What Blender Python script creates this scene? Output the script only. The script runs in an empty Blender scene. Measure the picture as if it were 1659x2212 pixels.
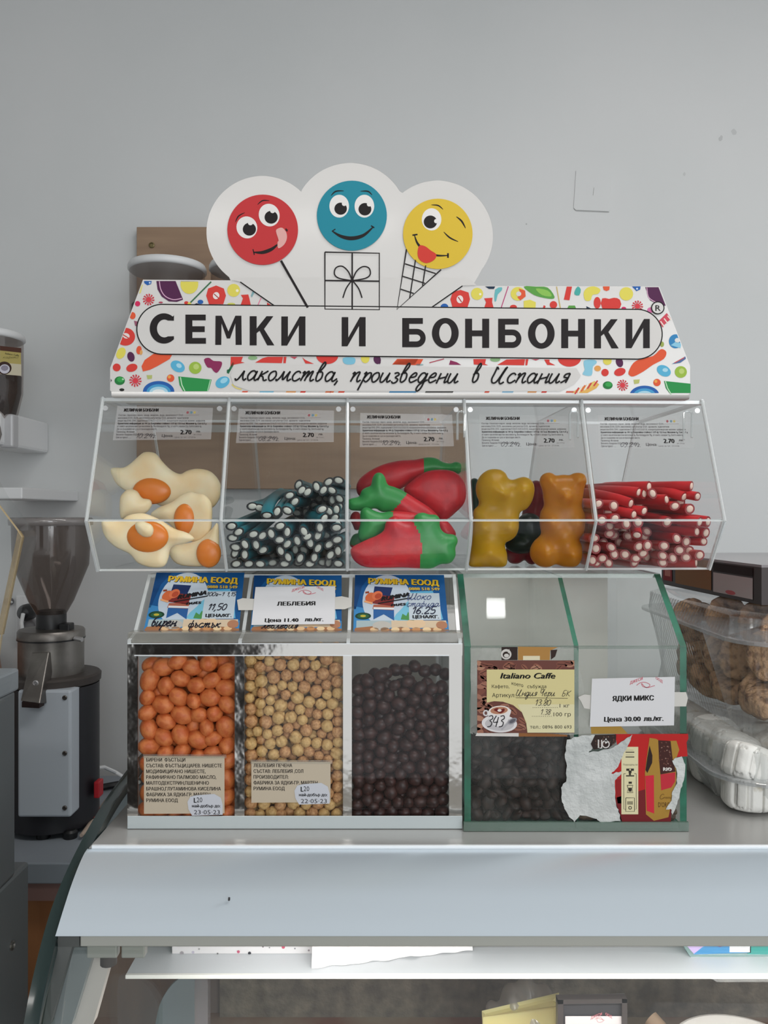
import bpy, bmesh, math, random
import numpy as np
from mathutils import Vector, Matrix, noise
from mathutils.geometry import tessellate_polygon
random.seed(4); RNG = np.random.default_rng(5)
S = bpy.context.scene
COL = S.collection
pi = math.pi

# ---------------------------------------------------------------- camera (origin of the coordinates is the phone; floor is 1.5 m below)
F, CX, CY = 1750.0, 829.5, 1106.0
cam_d = bpy.data.cameras.new('camera'); cam = bpy.data.objects.new('camera', cam_d); COL.objects.link(cam)
cam.location = (0, 0, 0); cam.rotation_euler = (pi/2, 0, 0)
cam_d.sensor_fit = 'VERTICAL'; cam_d.sensor_height = 36; cam_d.lens = 36*F/2212; cam_d.clip_start = .02
S.camera = cam
# ---------------------------------------------------------------- world, lamps, exposure
W = bpy.data.worlds.new('world'); S.world = W; W.use_nodes = True
W.node_tree.nodes['Background'].inputs[0].default_value = (.93, .95, .97, 1)
W.node_tree.nodes['Background'].inputs[1].default_value = .90
def area(name, loc, rot, sx, sy, power, col=(1, 1, 1)):
    d = bpy.data.lights.new(name, 'AREA'); d.shape = 'RECTANGLE'; d.size = sx; d.size_y = sy; d.energy = power; d.color = col
    o = bpy.data.objects.new(name, d); COL.objects.link(o); o.location = loc; o.rotation_euler = rot; return o
area('ceiling_light_panel', (.70, .38, 1.2), (0, 0, 0), 1.5, .24, 13, (1, .98, .95))
area('ceiling_light_panel', (-.4, -1.9, 1.2), (0, 0, 0), 1.3, .30, 12, (1, .97, .93))
area('shop_window_light', (1.3, -2.4, .3), (math.radians(80), 0, math.radians(28)), 1.9, 1.4, 34, (.93, .97, 1))
area('display_case_lamp', (.25, .62, -.335), (0, 0, 0), .8, .03, 1.7, (1, .98, .95))
area('lid_glint_light', (.275, .775, 1.2), (0, 0, 0), .045, .045, .25, (1, .99, .97))  # small unseen light, added to put a glint on the glass box lid
S.view_settings.view_transform = 'Standard'; S.view_settings.look = 'None'
S.view_settings.exposure = 0; S.view_settings.gamma = 1; S.view_settings.use_curve_mapping = False
S.cycles.transparent_max_bounces = 64; S.cycles.max_bounces = 10
S.cycles.use_denoising = True

# ---------------------------------------------------------------- colours and materials
def C(h):
    h = h.lstrip('#'); r = [int(h[i:i+2], 16)/255 for i in (0, 2, 4)]
    return tuple(c/12.92 if c <= .04045 else ((c+.055)/1.055)**2.4 for c in r) + (1,)
_M = {}
def mat(name, col='808080', rough=.5, metal=0, bump=0, bscale=80, mix=None, mscale=20, sss=0, coat=0, emit=0, spec=.5, aniso=None, mpos=(.4, .6), sheen=0, bdist=.001):
    if name in _M: return _M[name]
    m = bpy.data.materials.new(name); m.use_nodes = True; nt = m.node_tree; b = nt.nodes['Principled BSDF']; L = nt.links.new
    b.inputs['Base Color'].default_value = C(col); b.inputs['Roughness'].default_value = rough; b.inputs['Metallic'].default_value = metal
    b.inputs['Specular IOR Level'].default_value = spec
    if sss:
        b.inputs['Subsurface Weight'].default_value = sss; b.inputs['Subsurface Radius'].default_value = (.006, .004, .002); b.inputs['Subsurface Scale'].default_value = 1.0
    if coat: b.inputs['Coat Weight'].default_value = coat; b.inputs['Coat Roughness'].default_value = .08
    if emit: b.inputs['Emission Color'].default_value = C(col); b.inputs['Emission Strength'].default_value = emit
    if mix or bump:
        tc = nt.nodes.new('ShaderNodeTexCoord'); src = tc.outputs['Object']
        if aniso:
            mp = nt.nodes.new('ShaderNodeMapping'); mp.inputs['Scale'].default_value = aniso; L(src, mp.inputs[0]); src = mp.outputs[0]
    if mix:
        n = nt.nodes.new('ShaderNodeTexNoise'); n.inputs['Scale'].default_value = mscale; n.inputs['Detail'].default_value = 5; L(src, n.inputs['Vector'])
        r = nt.nodes.new('ShaderNodeValToRGB'); r.color_ramp.elements[0].position = mpos[0]; r.color_ramp.elements[1].position = mpos[1]
        r.color_ramp.elements[0].color = C(col); r.color_ramp.elements[1].color = C(mix); L(n.outputs['Fac'], r.inputs[0]); L(r.outputs[0], b.inputs['Base Color'])
    if bump:
        n = nt.nodes.new('ShaderNodeTexNoise'); n.inputs['Scale'].default_value = bscale; n.inputs['Detail'].default_value = 4; L(src, n.inputs['Vector'])
        bp = nt.nodes.new('ShaderNodeBump'); bp.inputs['Strength'].default_value = bump; bp.inputs['Distance'].default_value = bdist
        L(n.outputs['Fac'], bp.inputs['Height']); L(bp.outputs[0], b.inputs['Normal'])
    _M[name] = m; return m
def thin(name, col=(.97, .98, .98), refl=.04, rough=.03, haze=0, hazecol='c8c8c8', smudge=0, bump=0):
    """clear sheet plastic or glass: light passes straight through, part of it mirrors at grazing angles"""
    if name in _M: return _M[name]
    m = bpy.data.materials.new(name); m.use_nodes = True; nt = m.node_tree; nt.nodes.remove(nt.nodes['Principled BSDF']); L = nt.links.new
    out = nt.nodes['Material Output']
    t = nt.nodes.new('ShaderNodeBsdfTransparent'); t.inputs[0].default_value = (*col, 1)
    g = nt.nodes.new('ShaderNodeBsdfGlossy'); g.inputs['Roughness'].default_value = rough
    lw = nt.nodes.new('ShaderNodeLayerWeight')
    pw = nt.nodes.new('ShaderNodeMath'); pw.operation = 'POWER'; L(lw.outputs['Facing'], pw.inputs[0]); pw.inputs[1].default_value = 5
    ma = nt.nodes.new('ShaderNodeMath'); ma.operation = 'MULTIPLY_ADD'; L(pw.outputs[0], ma.inputs[0]); ma.inputs[1].default_value = .55; ma.inputs[2].default_value = refl
    base = t.outputs[0]
    if haze:
        d = nt.nodes.new('ShaderNodeBsdfDiffuse'); d.inputs[0].default_value = C(hazecol)
        mh = nt.nodes.new('ShaderNodeMixShader'); mh.inputs[0].default_value = haze; L(base, mh.inputs[1]); L(d.outputs[0], mh.inputs[2]); base = mh.outputs[0]
        if smudge:
            tc = nt.nodes.new('ShaderNodeTexCoord'); n = nt.nodes.new('ShaderNodeTexNoise'); n.inputs['Scale'].default_value = 25; n.inputs['Detail'].default_value = 6; L(tc.outputs['Object'], n.inputs[0])
            mr = nt.nodes.new('ShaderNodeMapRange'); mr.inputs[1].default_value = .4; mr.inputs[2].default_value = .75; mr.inputs[3].default_value = haze*.4; mr.inputs[4].default_value = haze+smudge
            L(n.outputs[0], mr.inputs[0]); L(mr.outputs[0], mh.inputs[0])
    if bump:
        tc = nt.nodes.new('ShaderNodeTexCoord'); n = nt.nodes.new('ShaderNodeTexNoise'); n.inputs['Scale'].default_value = 60; L(tc.outputs['Object'], n.inputs[0])
        bp = nt.nodes.new('ShaderNodeBump'); bp.inputs['Strength'].default_value = bump; bp.inputs['Distance'].default_value = .002; L(n.outputs[0], bp.inputs['Height']); L(bp.outputs[0], g.inputs['Normal'])
    mx = nt.nodes.new('ShaderNodeMixShader'); L(ma.outputs[0], mx.inputs[0]); L(base, mx.inputs[1]); L(g.outputs[0], mx.inputs[2]); L(mx.outputs[0], out.inputs[0])
    _M[name] = m; return m
def ink(h, rough=.6): return mat('print_'+h, h, rough, spec=.2)

# ---------------------------------------------------------------- objects
def P(px, py, Y): return Vector(((px-CX)*Y/F, Y, (CY-py)*Y/F))
def thing(name, loc, label, cat, group=None):
    o = bpy.data.objects.new(name, None); COL.objects.link(o); o.location = loc; o.empty_display_size = .02
    o['label'] = label; o['category'] = cat
    if group: o['group'] = group
    return o
def wloc(o):
    v = Vector((0, 0, 0))
    while o is not None: v = v + Vector(o.location); o = o.parent
    return v
def link(name, me, parent=None, loc=None):
    o = bpy.data.objects.new(name, me); COL.objects.link(o)
    if parent: o.parent = parent
    if loc is not None: o.location = loc
    return o
def tag(o, label=None, cat=None, group=None, kind=None):
    if label: o['label'] = label
    if cat: o['category'] = cat
    if group: o['group'] = group
    if kind: o['kind'] = kind
    return o
class MB:
    """collects faces given in world coordinates"""
    def __init__(s): s.v = []; s.f = []; s.mi = []; s.ms = []; s.cur = 0
    def use(s, m):
        if m not in s.ms: s.ms.append(m)
        s.cur = s.ms.index(m); return s
    def add(s, vs, fs):
        n = len(s.v); s.v += [tuple(v) for v in vs]
        for f in fs: s.f.append(tuple(n+i for i in f)); s.mi.append(s.cur)
        return s
    def hexa(s, q):   # 8 points: bottom loop 4, top loop 4
        return s.add(q, [(3, 2, 1, 0), (4, 5, 6, 7), (0, 1, 5, 4), (1, 2, 6, 5), (2, 3, 7, 6), (3, 0, 4, 7)])
    def box(s, x0, x1, y0, y1, z0, z1, M=None):
        q = [Vector(p) for p in ((x0, y0, z0), (x1, y0, z0), (x1, y1, z0), (x0, y1, z0), (x0, y0, z1), (x1, y0, z1), (x1, y1, z1), (x0, y1, z1))]
        if M: q = [M @ p for p in q]
        return s.hexa(q)
    def prism(s, poly, d, side=None, back=None):  # polygon of 3-D points extruded by vector d
        n = len(poly); poly = [Vector(p) for p in poly]; top = [p+d for p in poly]
        tris = tessellate_polygon([poly])
        base = len(s.v); s.v += [tuple(p) for p in poly+top]
        c0 = s.cur
        for t in tris:
            s.f.append(tuple(base+i for i in t)); s.mi.append(c0)
        if back is not None: s.use(back)
        for t in tris: s.f.append(tuple(base+n+i for i in reversed(t))); s.mi.append(s.cur)
        if side is not None: s.use(side)
        else: s.cur = c0
        for i in range(n):
            j = (i+1) % n; s.f.append((base+i, base+j, base+n+j, base+n+i)); s.mi.append(s.cur)
        s.cur = c0; return s
    def tube(s, pts, r, seg=8, caps=True, r2=None, rot=0, rings=None):
        pts = [Vector(p) for p in pts]; n = len(pts); rs = r if isinstance(r, (list, tuple)) else [r]*n
        T = [(pts[min(i+1, n-1)]-pts[max(i-1, 0)]).normalized() for i in range(n)]
        up = Vector((0, 0, 1)) if abs(T[0].z) < .9 else Vector((1, 0, 0))
        A = T[0].cross(up).normalized(); vs = []
        for i in range(n):
            A = (A - T[i]*A.dot(T[i])).normalized(); B = T[i].cross(A)
            for k in range(seg):
                a = 2*pi*k/seg; e = (r2/rs[i] if r2 else 1)
                u, w = math.cos(a), math.sin(a)*e
                cu, cw = u*math.cos(rot)-w*math.sin(rot), u*math.sin(rot)+w*math.cos(rot)
                vs.append(pts[i] + (A*cu + B*cw)*rs[i])
        fs = [(i*seg+k, i*seg+(k+1) % seg, (i+1)*seg+(k+1) % seg, (i+1)*seg+k) for i in range(n-1) for k in range(seg)]
        if caps: fs += [tuple(reversed(range(seg))), tuple((n-1)*seg+k for k in range(seg))]
        return s.add(vs, fs)
    def lathe(s, c, prof, seg=32, axis=None, caps=True):  # prof: (r, z) list about the vertical through c
        c = Vector(c); vs = []
        for r, z in prof:
            for k in range(seg):
                a = 2*pi*k/seg; p = Vector((r*math.cos(a), r*math.sin(a), z))
                if axis is not None: p = axis @ p
                vs.append(c+p)
        n = len(prof)
        fs = [(i*seg+k, i*seg+(k+1) % seg, (i+1)*seg+(k+1) % seg, (i+1)*seg+k) for i in range(n-1) for k in range(seg)]
        if caps: fs += [tuple(reversed(range(seg))), tuple((n-1)*seg+k for k in range(seg))]
        return s.add(vs, fs)
    def build(s, name, parent=None, smooth=False, bevel=0, m=None, label=None, origin=None, kind=None, fix=False):
        o3 = wloc(parent) if parent else (Vector(origin) if origin is not None else Vector((0, 0, 0)))
        me = bpy.data.meshes.new(name); me.from_pydata([(v[0]-o3.x, v[1]-o3.y, v[2]-o3.z) for v in s.v], [], s.f)
        for x in ([m] if m else s.ms): me.materials.append(x)
        if not m: me.polygons.foreach_set('material_index', s.mi)
        if smooth: me.polygons.foreach_set('use_smooth', [True]*len(me.polygons))
        me.update()
        if fix:
            bm = bmesh.new(); bm.from_mesh(me); bmesh.ops.recalc_face_normals(bm, faces=bm.faces); bm.to_mesh(me); bm.free()
        o = link(name, me, parent, None if parent else o3)
        if bevel:
            b = o.modifiers.new('b', 'BEVEL'); b.width = bevel; b.segments = 2; b.limit_method = 'ANGLE'; b.angle_limit = math.radians(40)
        if smooth and smooth != 'all':
            me.set_sharp_from_angle(angle=math.radians(40))
        if label: o['label'] = label
        if kind: o['kind'] = kind
        return o

class Plane:
    """a real flat surface: p0 on it, normal n towards the viewer; hit() gives its point seen at a pixel"""
    def __init__(s, p0, n): s.p = Vector(p0); s.n = Vector(n).normalized()
    def hit(s, px, py, off=0):
        d = Vector(((px-CX)/F, 1, (CY-py)/F)); q = s.p + s.n*off
        return d * (q.dot(s.n)/d.dot(s.n))
def plane3(a, b, c):
    n = (b-a).cross(c-a).normalized()
    if n.y > 0: n = -n
    return Plane(a, n)

def smooth_line(pts, k=5, closed=False):
    n = len(pts); out = []
    if n < 3: return list(pts)
    rng = range(n if closed else n-1)
    for i in rng:
        p = [pts[(i+j-1) % n] if closed else pts[min(max(i+j-1, 0), n-1)] for j in range(4)]
        for t in range(k):
            t = t/k; a = []
            for q in (0, 1):
                p0, p1, p2, p3 = (v[q] for v in p)
                a.append(.5*(2*p1+(p2-p0)*t+(2*p0-5*p1+4*p2-p3)*t*t+(3*p1-p0-3*p2+p3)*t**3))
            out.append(tuple(a))
    if not closed: out.append(tuple(pts[-1]))
    return out
def circle(cx, cy, r, r2=None, rot=0, n=40, a0=0, a1=2*pi):
    r2 = r if r2 is None else r2; full = abs(a1-a0-2*pi) < 1e-6; m = n if full else n+1
    return [(cx+r*math.cos(a)*math.cos(rot)-r2*math.sin(a)*math.sin(rot), cy+r*math.cos(a)*math.sin(rot)+r2*math.sin(a)*math.cos(rot)) for a in (a0+(a1-a0)*i/n for i in range(m))]
def clip(poly, a, b, c):   # keep a*x+b*y+c >= 0
    out = []; n = len(poly)
    for i in range(n):
        p, q = poly[i], poly[(i+1) % n]; dp, dq = a*p[0]+b*p[1]+c, a*q[0]+b*q[1]+c
        if dp >= 0: out.append(p)
        if (dp >= 0) != (dq >= 0):
            t = dp/(dp-dq); out.append((p[0]+(q[0]-p[0])*t, p[1]+(q[1]-p[1])*t))
    return out
_T = {}
from mathutils.geometry import delaunay_2d_cdt
def text_geo(s, bold=0, res=2, shear=0, space=1):
    """flat filled lettering: outlines triangulated, kept where the winding number is not zero"""
    k = (s, res, shear, space)
    if k in _T: return _T[k]
    c = bpy.data.curves.new('t', 'FONT'); c.body = s; c.resolution_u = res; c.shear = shear; c.space_character = space; c.fill_mode = 'NONE'
    o = bpy.data.objects.new('t', c); m = bpy.data.meshes.new_from_object(o)
    V = np.array([(v.co.x, v.co.y) for v in m.vertices]); nxt = {}
    for e in m.edges:
        a, b = e.vertices
        if abs(a-b) == 1: nxt.setdefault(min(a, b), max(a, b))
        else: nxt[max(a, b)] = min(a, b)
    bpy.data.objects.remove(o); bpy.data.curves.remove(c); bpy.data.meshes.remove(m)
    E_ = np.array(list(nxt.items())); r = delaunay_2d_cdt([Vector(v) for v in V], [(int(a), int(b)) for a, b in E_], [], 0, 1e-6)
    vs = np.array([(v.x, v.y) for v in r[0]]); T = np.array(r[2]); cen = vs[T].mean(1); w = np.zeros(len(cen), int)
    for p, q in zip(V[E_[:, 0]], V[E_[:, 1]]):
        x = (q[0]-p[0])*(cen[:, 1]-p[1])-(cen[:, 0]-p[0])*(q[1]-p[1])
        w += ((p[1] <= cen[:, 1]) & (q[1] > cen[:, 1]) & (x > 0)).astype(int); w -= ((p[1] > cen[:, 1]) & (q[1] <= cen[:, 1]) & (x < 0)).astype(int)
    _T[k] = ([tuple(v) for v in vs], [tuple(map(int, t)) for t in T[w != 0]]); return _T[k]
GL = {   # pen strokes of a cursive hand, tenths of the x-height
'а': (11, '7,8 5,10 2,9 0,5 1,1 3,0 6,3 8,9|8,10 7,3 8,0 10,1 12,3'), 'л': (11, '-1,2 0,0 2,1 4,5 6,10|6,10 6,4 8,0 10,2'),
'к': (10, '2,10 1,5 0,0|8,10 4,7 1,5 4,4 6,0 9,1'), 'о': (9, '4,10 1,8 0,4 2,0 5,1 7,5 6,9 4,10'),
'м': (15, '-1,2 0,0 3,4 5,10|5,10 5,5 6,1 9,6 11,10|11,10 10,4 11,0 14,2'), 'с': (9, '7,8 5,10 2,9 0,5 1,1 4,0 8,3'),
'т': (14, '0,8 2,10 1,4 0,0|1,4 4,9 6,10 5,5 4,0|5,4 8,9 10,10 9,4 10,0 13,2'), 'в': (10, '0,8 3,11 6,17 5,20 3,17 1,8 1,2 3,0 6,3 6,8 4,10 3,9'),
'п': (11, '0,8 2,10 1,4 0,0|1,4 4,9 7,10 6,4 7,0 10,2'), 'р': (10, '1,8 3,10 1,0 -1,-9|2,4 5,9 8,9 8,4 5,0 2,2'),
'и': (12, '1,10 0,4 1,0 4,1 8,9|8,10 7,3 8,0 11,2'), 'з': (8, '1,9 4,10 6,8 3,5 6,3 5,0 2,-1 0,1'),
'е': (9, '0,5 5,6 6,9 4,10 1,7 0,3 2,0 5,1 8,3'), 'д': (11, '7,8 5,10 2,9 0,4 2,0 5,2 8,9|8,10 6,-4 3,-9 1,-7 3,-2 10,3'),
'н': (11, '2,10 1,5 0,-1|1,4 8,6|9,10 8,4 8,0 11,2'), 'я': (9, '7,10 6,4 5,0|7,10 3,9 2,6 6,5 3,2 0,0'),
'И': (15, '1,17 0,10 -1,4 1,0 5,2 10,16|11,17 8,8 7,2 9,-1 12,1|1,17 3,14'), ',': (5, '2,1 1,-2 0,-4'), '|': (5, '1,9 0,-9'),
'б': (9, '8,18 3,16 0,8 1,1 4,0 6,4 4,9 1,7'), 'Б': (11, '9,18 2,17 1,0|1,9 6,9 7,4 5,0 1,0'), 'ф': (11, '5,17 4,-7|4,8 1,9 0,4 2,0 4,2 7,0 9,4 7,9 4,8'),
'ъ': (9, '0,9 2,10 2,1 5,0 7,3 4,6 2,4'), 'ш': (13, '0,10 0,1 3,0 5,4 5,10|5,10 5,1 8,0 10,4 10,10|10,10 10,1 12,0'), 'Ш': (17, '0,17 0,1 3,0 6,6 7,17|7,17 6,1 9,0 13,6 14,17|14,17 13,1 16,1'),
'Ч': (12, '1,17 1,10 5,8 9,17|9,17 7,0|0,18 12,17'), 'г': (7, '0,8 2,10 5,8 2,3 2,0 6,2'), '.': (5, '1,1 2,0 1,0'), '-': (9, '0,6 7,6'), '/': (7, '0,-2 6,18'),
'0': (9, '4,16 0,12 0,4 3,0 7,4 7,12 4,16'), '1': (7, '0,11 4,16 3,0'), '2': (10, '0,12 3,16 7,13 4,6 0,0 8,1'), '3': (9, '0,15 5,16 7,12 3,9 7,6 6,1 1,0'),
'4': (10, '3,16 0,7 8,7|7,14 6,0'), '5': (10, '8,17 1,16 1,9 6,9 7,4 4,0 0,1'), '6': (9, '6,16 1,9 0,3 4,0 7,4 4,8 1,5'), '8': (9, '6,15 2,16 1,12 6,6 6,1 2,0 1,5 7,12 6,15'),
'7': (9, '0,16 7,16 2,0'), '9': (9, '7,13 3,16 1,11 5,9 7,13 5,0 1,0'), ' ': (9, ''), 'К': (11, '1,17 0,0|9,17 2,8 9,0'), 'L': (9, '1,16 0,0 7,0')}

class Art:
    """flat print lying on a plane; coordinates are the photograph's pixels, each layer a hair above the last"""
    def __init__(s, plane, off=.0003, step=.00006): s.pl = plane; s.off = off; s.st = step; s.mb = MB(); s.tr = lambda x, y: (x, y); s.clips = []
    def frame(s, x0, y0, k): s.tr = lambda x, y: (x0+x*k, y0+y*k); s.k = k; return s
    def pts(s, L, raw): return [s.tr(*p) for p in L] if not raw else L
    def _put(s, pts, layer, fs):
        s.mb.add([s.pl.hit(x, y, s.off+s.st*layer) for x, y in pts], fs)
    def poly(s, pts, col, layer=0, raw=False, sm=0, clipped=True):
        if sm: pts = smooth_line(pts, sm, True)
        pts = s.pts(pts, raw)
        if clipped:
            for c in s.clips:
                pts = clip(pts, *c)
                if len(pts) < 3: return s
        s.mb.use(col if not isinstance(col, str) else ink(col))
        tris = tessellate_polygon([[Vector((x, y, 0)) for x, y in pts]])
        s._put(pts, layer, [tuple(t) for t in tris]); return s
    def ell(s, cx, cy, rx, ry, col, layer=0, rot=0, a0=0, a1=2*pi, n=32): return s.poly(circle(cx, cy, rx, ry, rot, n, a0, a1), col, layer)
    def rect(s, x0, y0, x1, y1, col, layer=0): return s.poly([(x0, y0), (x1, y0), (x1, y1), (x0, y1)], col, layer)
    def line(s, pts, w, col, layer=0, sm=0, closed=False, taper=False, raw=False):
        if sm: pts = smooth_line(pts, sm, closed)
        pts = s.pts(pts, raw); n = len(pts)
        if n < 2: return s
        if not raw: w = w*getattr(s, 'k', 1)
        a = []; b = []
        for i in range(n):
            p = pts[(i-1) % n] if (closed or i) else pts[0]; q = pts[(i+1) % n] if (closed or i < n-1) else pts[-1]
            dx, dy = q[0]-p[0], q[1]-p[1]; l = math.hypot(dx, dy) or 1; ww = w/2
            if taper: t = i/(n-1); ww *= .25+.75*math.sin(pi*min(max(t, .04), .96))
            a.append((pts[i][0]-dy/l*ww, pts[i][1]+dx/l*ww)); b.append((pts[i][0]+dy/l*ww, pts[i][1]-dx/l*ww))
        m = n if closed else n-1
        s.mb.use(col if not isinstance(col, str) else ink(col))
        s._put(a+b, layer, [(i, (i+1) % n, n+(i+1) % n, n+i) for i in range(m)]); return s
    def text(s, t, x0, y0, x1, cap, col='1c1a1a', layer=1, y1=None, bold=0, shear=0, res=2, space=1, center=False, w=None):
        vs, fs = text_geo(t, 0, res, shear, space)
        if not vs: return s
        ax = min(v[0] for v in vs); bx = max(v[0] for v in vs); k = cap/.73
        if x1 is None: x1 = x0+(bx-ax)*k*(w or 1)
        y1 = y0 if y1 is None else y1; sx = (x1-x0)/(bx-ax); sl = (y1-y0)/(x1-x0)
        s.mb.use(ink(col))
        for j, dx in enumerate((-bold, bold, 0) if bold else (0,)):
            pts = [s.tr(x0+(v[0]-ax)*sx+dx*k*1.2, y0-v[1]*k+(v[0]-ax)*sx*sl+(dx*k*.5)) for v in vs]
            s._put(pts, layer+j*.12, fs)
        return s
    def hand(s, t, x0, y0, x1, xh, col='1e1e26', layer=2, w=.16, slant=.25, y1=None, sm=4, taper=False):
        tot = sum(GL[c][0] for c in t)/10; sx = (x1-x0)/(tot*xh); x = 0; sl = ((y1 or y0)-y0)/(x1-x0)
        for c in t:
            adv, st = GL[c]
            for q in st.split('|') if st else ():
                pp = [tuple(float(a)/10 for a in e.split(',')) for e in q.split()]
                pp = [(x0+(x+a+b*slant)*xh*sx, y0-b*xh+sl*(x+a)*xh*sx) for a, b in pp]
                s.line(pp, w*xh, col, layer, sm=sm, taper=taper)
            x += adv/10
        return s
    def build(s, name, parent, label=None): return s.mb.build(name, parent, label=label)

def nets(f, lo, hi, h):
    """surface of f(x,y,z)<0 by naive surface nets -> verts, quads"""
    lo = np.array(lo, float); hi = np.array(hi, float); n = np.maximum(((hi-lo)/h).astype(int)+2, 4)
    ax = [lo[i]+h*np.arange(n[i]) for i in range(3)]
    X, Y, Z = np.meshgrid(*ax, indexing='ij'); V = f(X, Y, Z); ins = V < 0
    acc = np.zeros((n[0]-1, n[1]-1, n[2]-1, 3)); cnt = np.zeros((n[0]-1, n[1]-1, n[2]-1))
    cor = [(a, b, c) for a in (0, 1) for b in (0, 1) for c in (0, 1)]
    sl = lambda c: tuple(slice(c[i], n[i]-1+c[i]) for i in range(3))
    for a in cor:
        for i in range(3):
            if a[i] == 0:
                b = list(a); b[i] = 1; va, vb = V[sl(a)], V[sl(b)]; m = (va < 0) != (vb < 0)
                t = np.where(m, va/np.where(m, va-vb, 1), 0)
                for j in range(3): acc[..., j] += np.where(m, a[j]+(t if j == i else 0), 0)
                cnt += m
    act = cnt > 0; idx = -np.ones(act.shape, int); idx[act] = np.arange(act.sum())
    cells = np.argwhere(act); vs = lo + h*(cells + acc[act]/cnt[act][:, None]); q = []
    for i in range(3):
        j, k = (i+1) % 3, (i+2) % 3
        s0 = [slice(1, n[m]-1) for m in range(3)]; s0[i] = slice(0, n[i]-1); s1 = list(s0); s1[i] = slice(1, n[i])
        a, b = ins[tuple(s0)], ins[tuple(s1)]
        for flip, m in ((0, a & ~b), (1, ~a & b)):
            g = np.argwhere(m) + np.array([0 if m_ == i else 1 for m_ in range(3)])
            if not len(g): continue
            ej = np.zeros(3, int); ej[j] = 1; ek = np.zeros(3, int); ek[k] = 1
            c = [idx[tuple((g-o).T)] for o in (ej+ek, ek, 0*ek, ej)]
            if flip: c = c[::-1]
            q.append(np.stack(c, 1))
    q = np.concatenate(q); q = q[(q >= 0).all(1)]
    return vs, q
def polysdf(pts, X, Y):
    d = np.full(X.shape, 1e9); s = np.zeros(X.shape, bool); n = len(pts)
    for i in range(n):
        x0, y0 = pts[i]; x1, y1 = pts[(i+1) % n]; ex, ey = x1-x0, y1-y0
        t = np.clip(((X-x0)*ex+(Y-y0)*ey)/(ex*ex+ey*ey+1e-12), 0, 1)
        d = np.minimum(d, (X-x0-ex*t)**2+(Y-y0-ey*t)**2)
        s ^= ((y0 > Y) != (y1 > Y)) & (X < ex*(Y-y0)/(ey if abs(ey) > 1e-12 else 1e-12)+x0)
    return np.where(s, -1, 1)*np.sqrt(d)
def inpoly(pts, x, y):
    s = np.zeros(x.shape, bool); n = len(pts)
    for i in range(n):
        x0, y0 = pts[i]; x1, y1 = pts[(i+1) % n]
        s ^= ((y0 > y) != (y1 > y)) & (x < (x1-x0)*(y-y0)/((y1-y0) if abs(y1-y0) > 1e-12 else 1e-12)+x0)
    return s
def arr_mesh(name, vs, q, m, smooth=True):
    me = bpy.data.meshes.new(name); me.from_pydata(vs.tolist(), [], q.tolist()); me.materials.append(m)
    if smooth: me.polygons.foreach_set('use_smooth', [True]*len(me.polygons))
    me.update(); return me
def panel(mb, quad, t, glass, edge):
    """sheet of thickness t: quad is its outer face (any polygon), thickness goes away from the outer normal"""
    q = [Vector(p) for p in quad]; n = (q[1]-q[0]).cross(q[2]-q[0]).normalized()
    mb.use(glass); mb.prism(q, -n*t, side=edge, back=glass)

# ================================================================= the setting
GLASS = thin('clear_acrylic', (.985, .99, .99), .02, .012)
AEDGE = thin('acrylic_edge', (.95, .97, .97), .12, .15, haze=.62, hazecol='e9eded')
GREENG = thin('green_tinted_glass', (.985, .993, .987), .018, .02, haze=.006, hazecol='d8dcd6', smudge=.03)
GEDGE = mat('green_glass_edge', '14513d', .25, mix='236f57', mscale=30)
WHITEP = mat('white_plastic', 'd9dadb', .4)
BLACKP = mat('black_plastic', '151517', .4)
STEEL = mat('brushed_steel', '8f8b86', .38, .85, bump=.25, bscale=60, mix='6f6a66', mscale=14)
def struct(mb, name, m=None, **k): o = mb.build(name, None, m=m, **k); o['kind'] = 'structure'; return o
WALL = mat('painted_wall', 'd0d1d1', .75, bump=.12, bscale=9, mix='cbcdcd', mscale=1.6)
struct(MB().box(-2.4, 2.6, 1.68, 1.78, -1.5, 1.25), 'wall_back', WALL)
struct(MB().box(-2.5, -2.4, -3.2, 1.78, -1.5, 1.25), 'wall_left', WALL)
struct(MB().box(-2.5, 2.6, -3.2, 1.78, 1.25, 1.33), 'ceiling', mat('ceiling_paint', 'c9cac8', .8))
struct(MB().box(-2.5, 2.6, -3.2, 1.78, -1.56, -1.5), 'floor', mat('floor_tiles', '8f8a82', .4, mix='7d786f', mscale=3))
# faint plastered-over cover on the wall
t = thing('blanking_plate', (P(1280, 457, 1.68)), 'square painted-over cover plate set flush in the bare wall above the sign', 'cover plate')
pl = Plane((0, 1.68, 0), (0, -1, 0))
pts = [pl.hit(x, y) for x, y in ((1244, 370), (1247, 367), (1318, 369), (1320, 372), (1318, 454), (1314, 457), (1243, 454), (1239, 449))]
MB().prism(pts, Vector((0, -.0016, 0))).build('plate', t, m=WALL, bevel=.0006)
Art(pl, .0018).line([(1283, 405), (1281, 422)], .8, '8f8f8e', 0).line([(1240, 450), (1245, 455), (1316, 458)], .9, '989997', 0).build('scratch', t)
st = MB()
a = Art(pl, .0002)
for (x, y, r, c) in ((1557, 299, 6, 'bcbdbd'), (1478, 376, 4, 'c0c1c1'), (1585, 285, 7, 'c0c1c1'), (1137, 484, 2, 'a8aaaa'), (42, 954, 2, '6d6b6b')):
    a.poly([(x+r*math.cos(k)*random.uniform(.5, 1), y+1.3*r*math.sin(k)*random.uniform(.5, 1)) for k in np.arange(0, 6.2, .7)], c, 0)
o = a.mb.build('wall_smudges', None); o['kind'] = 'structure'

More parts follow.
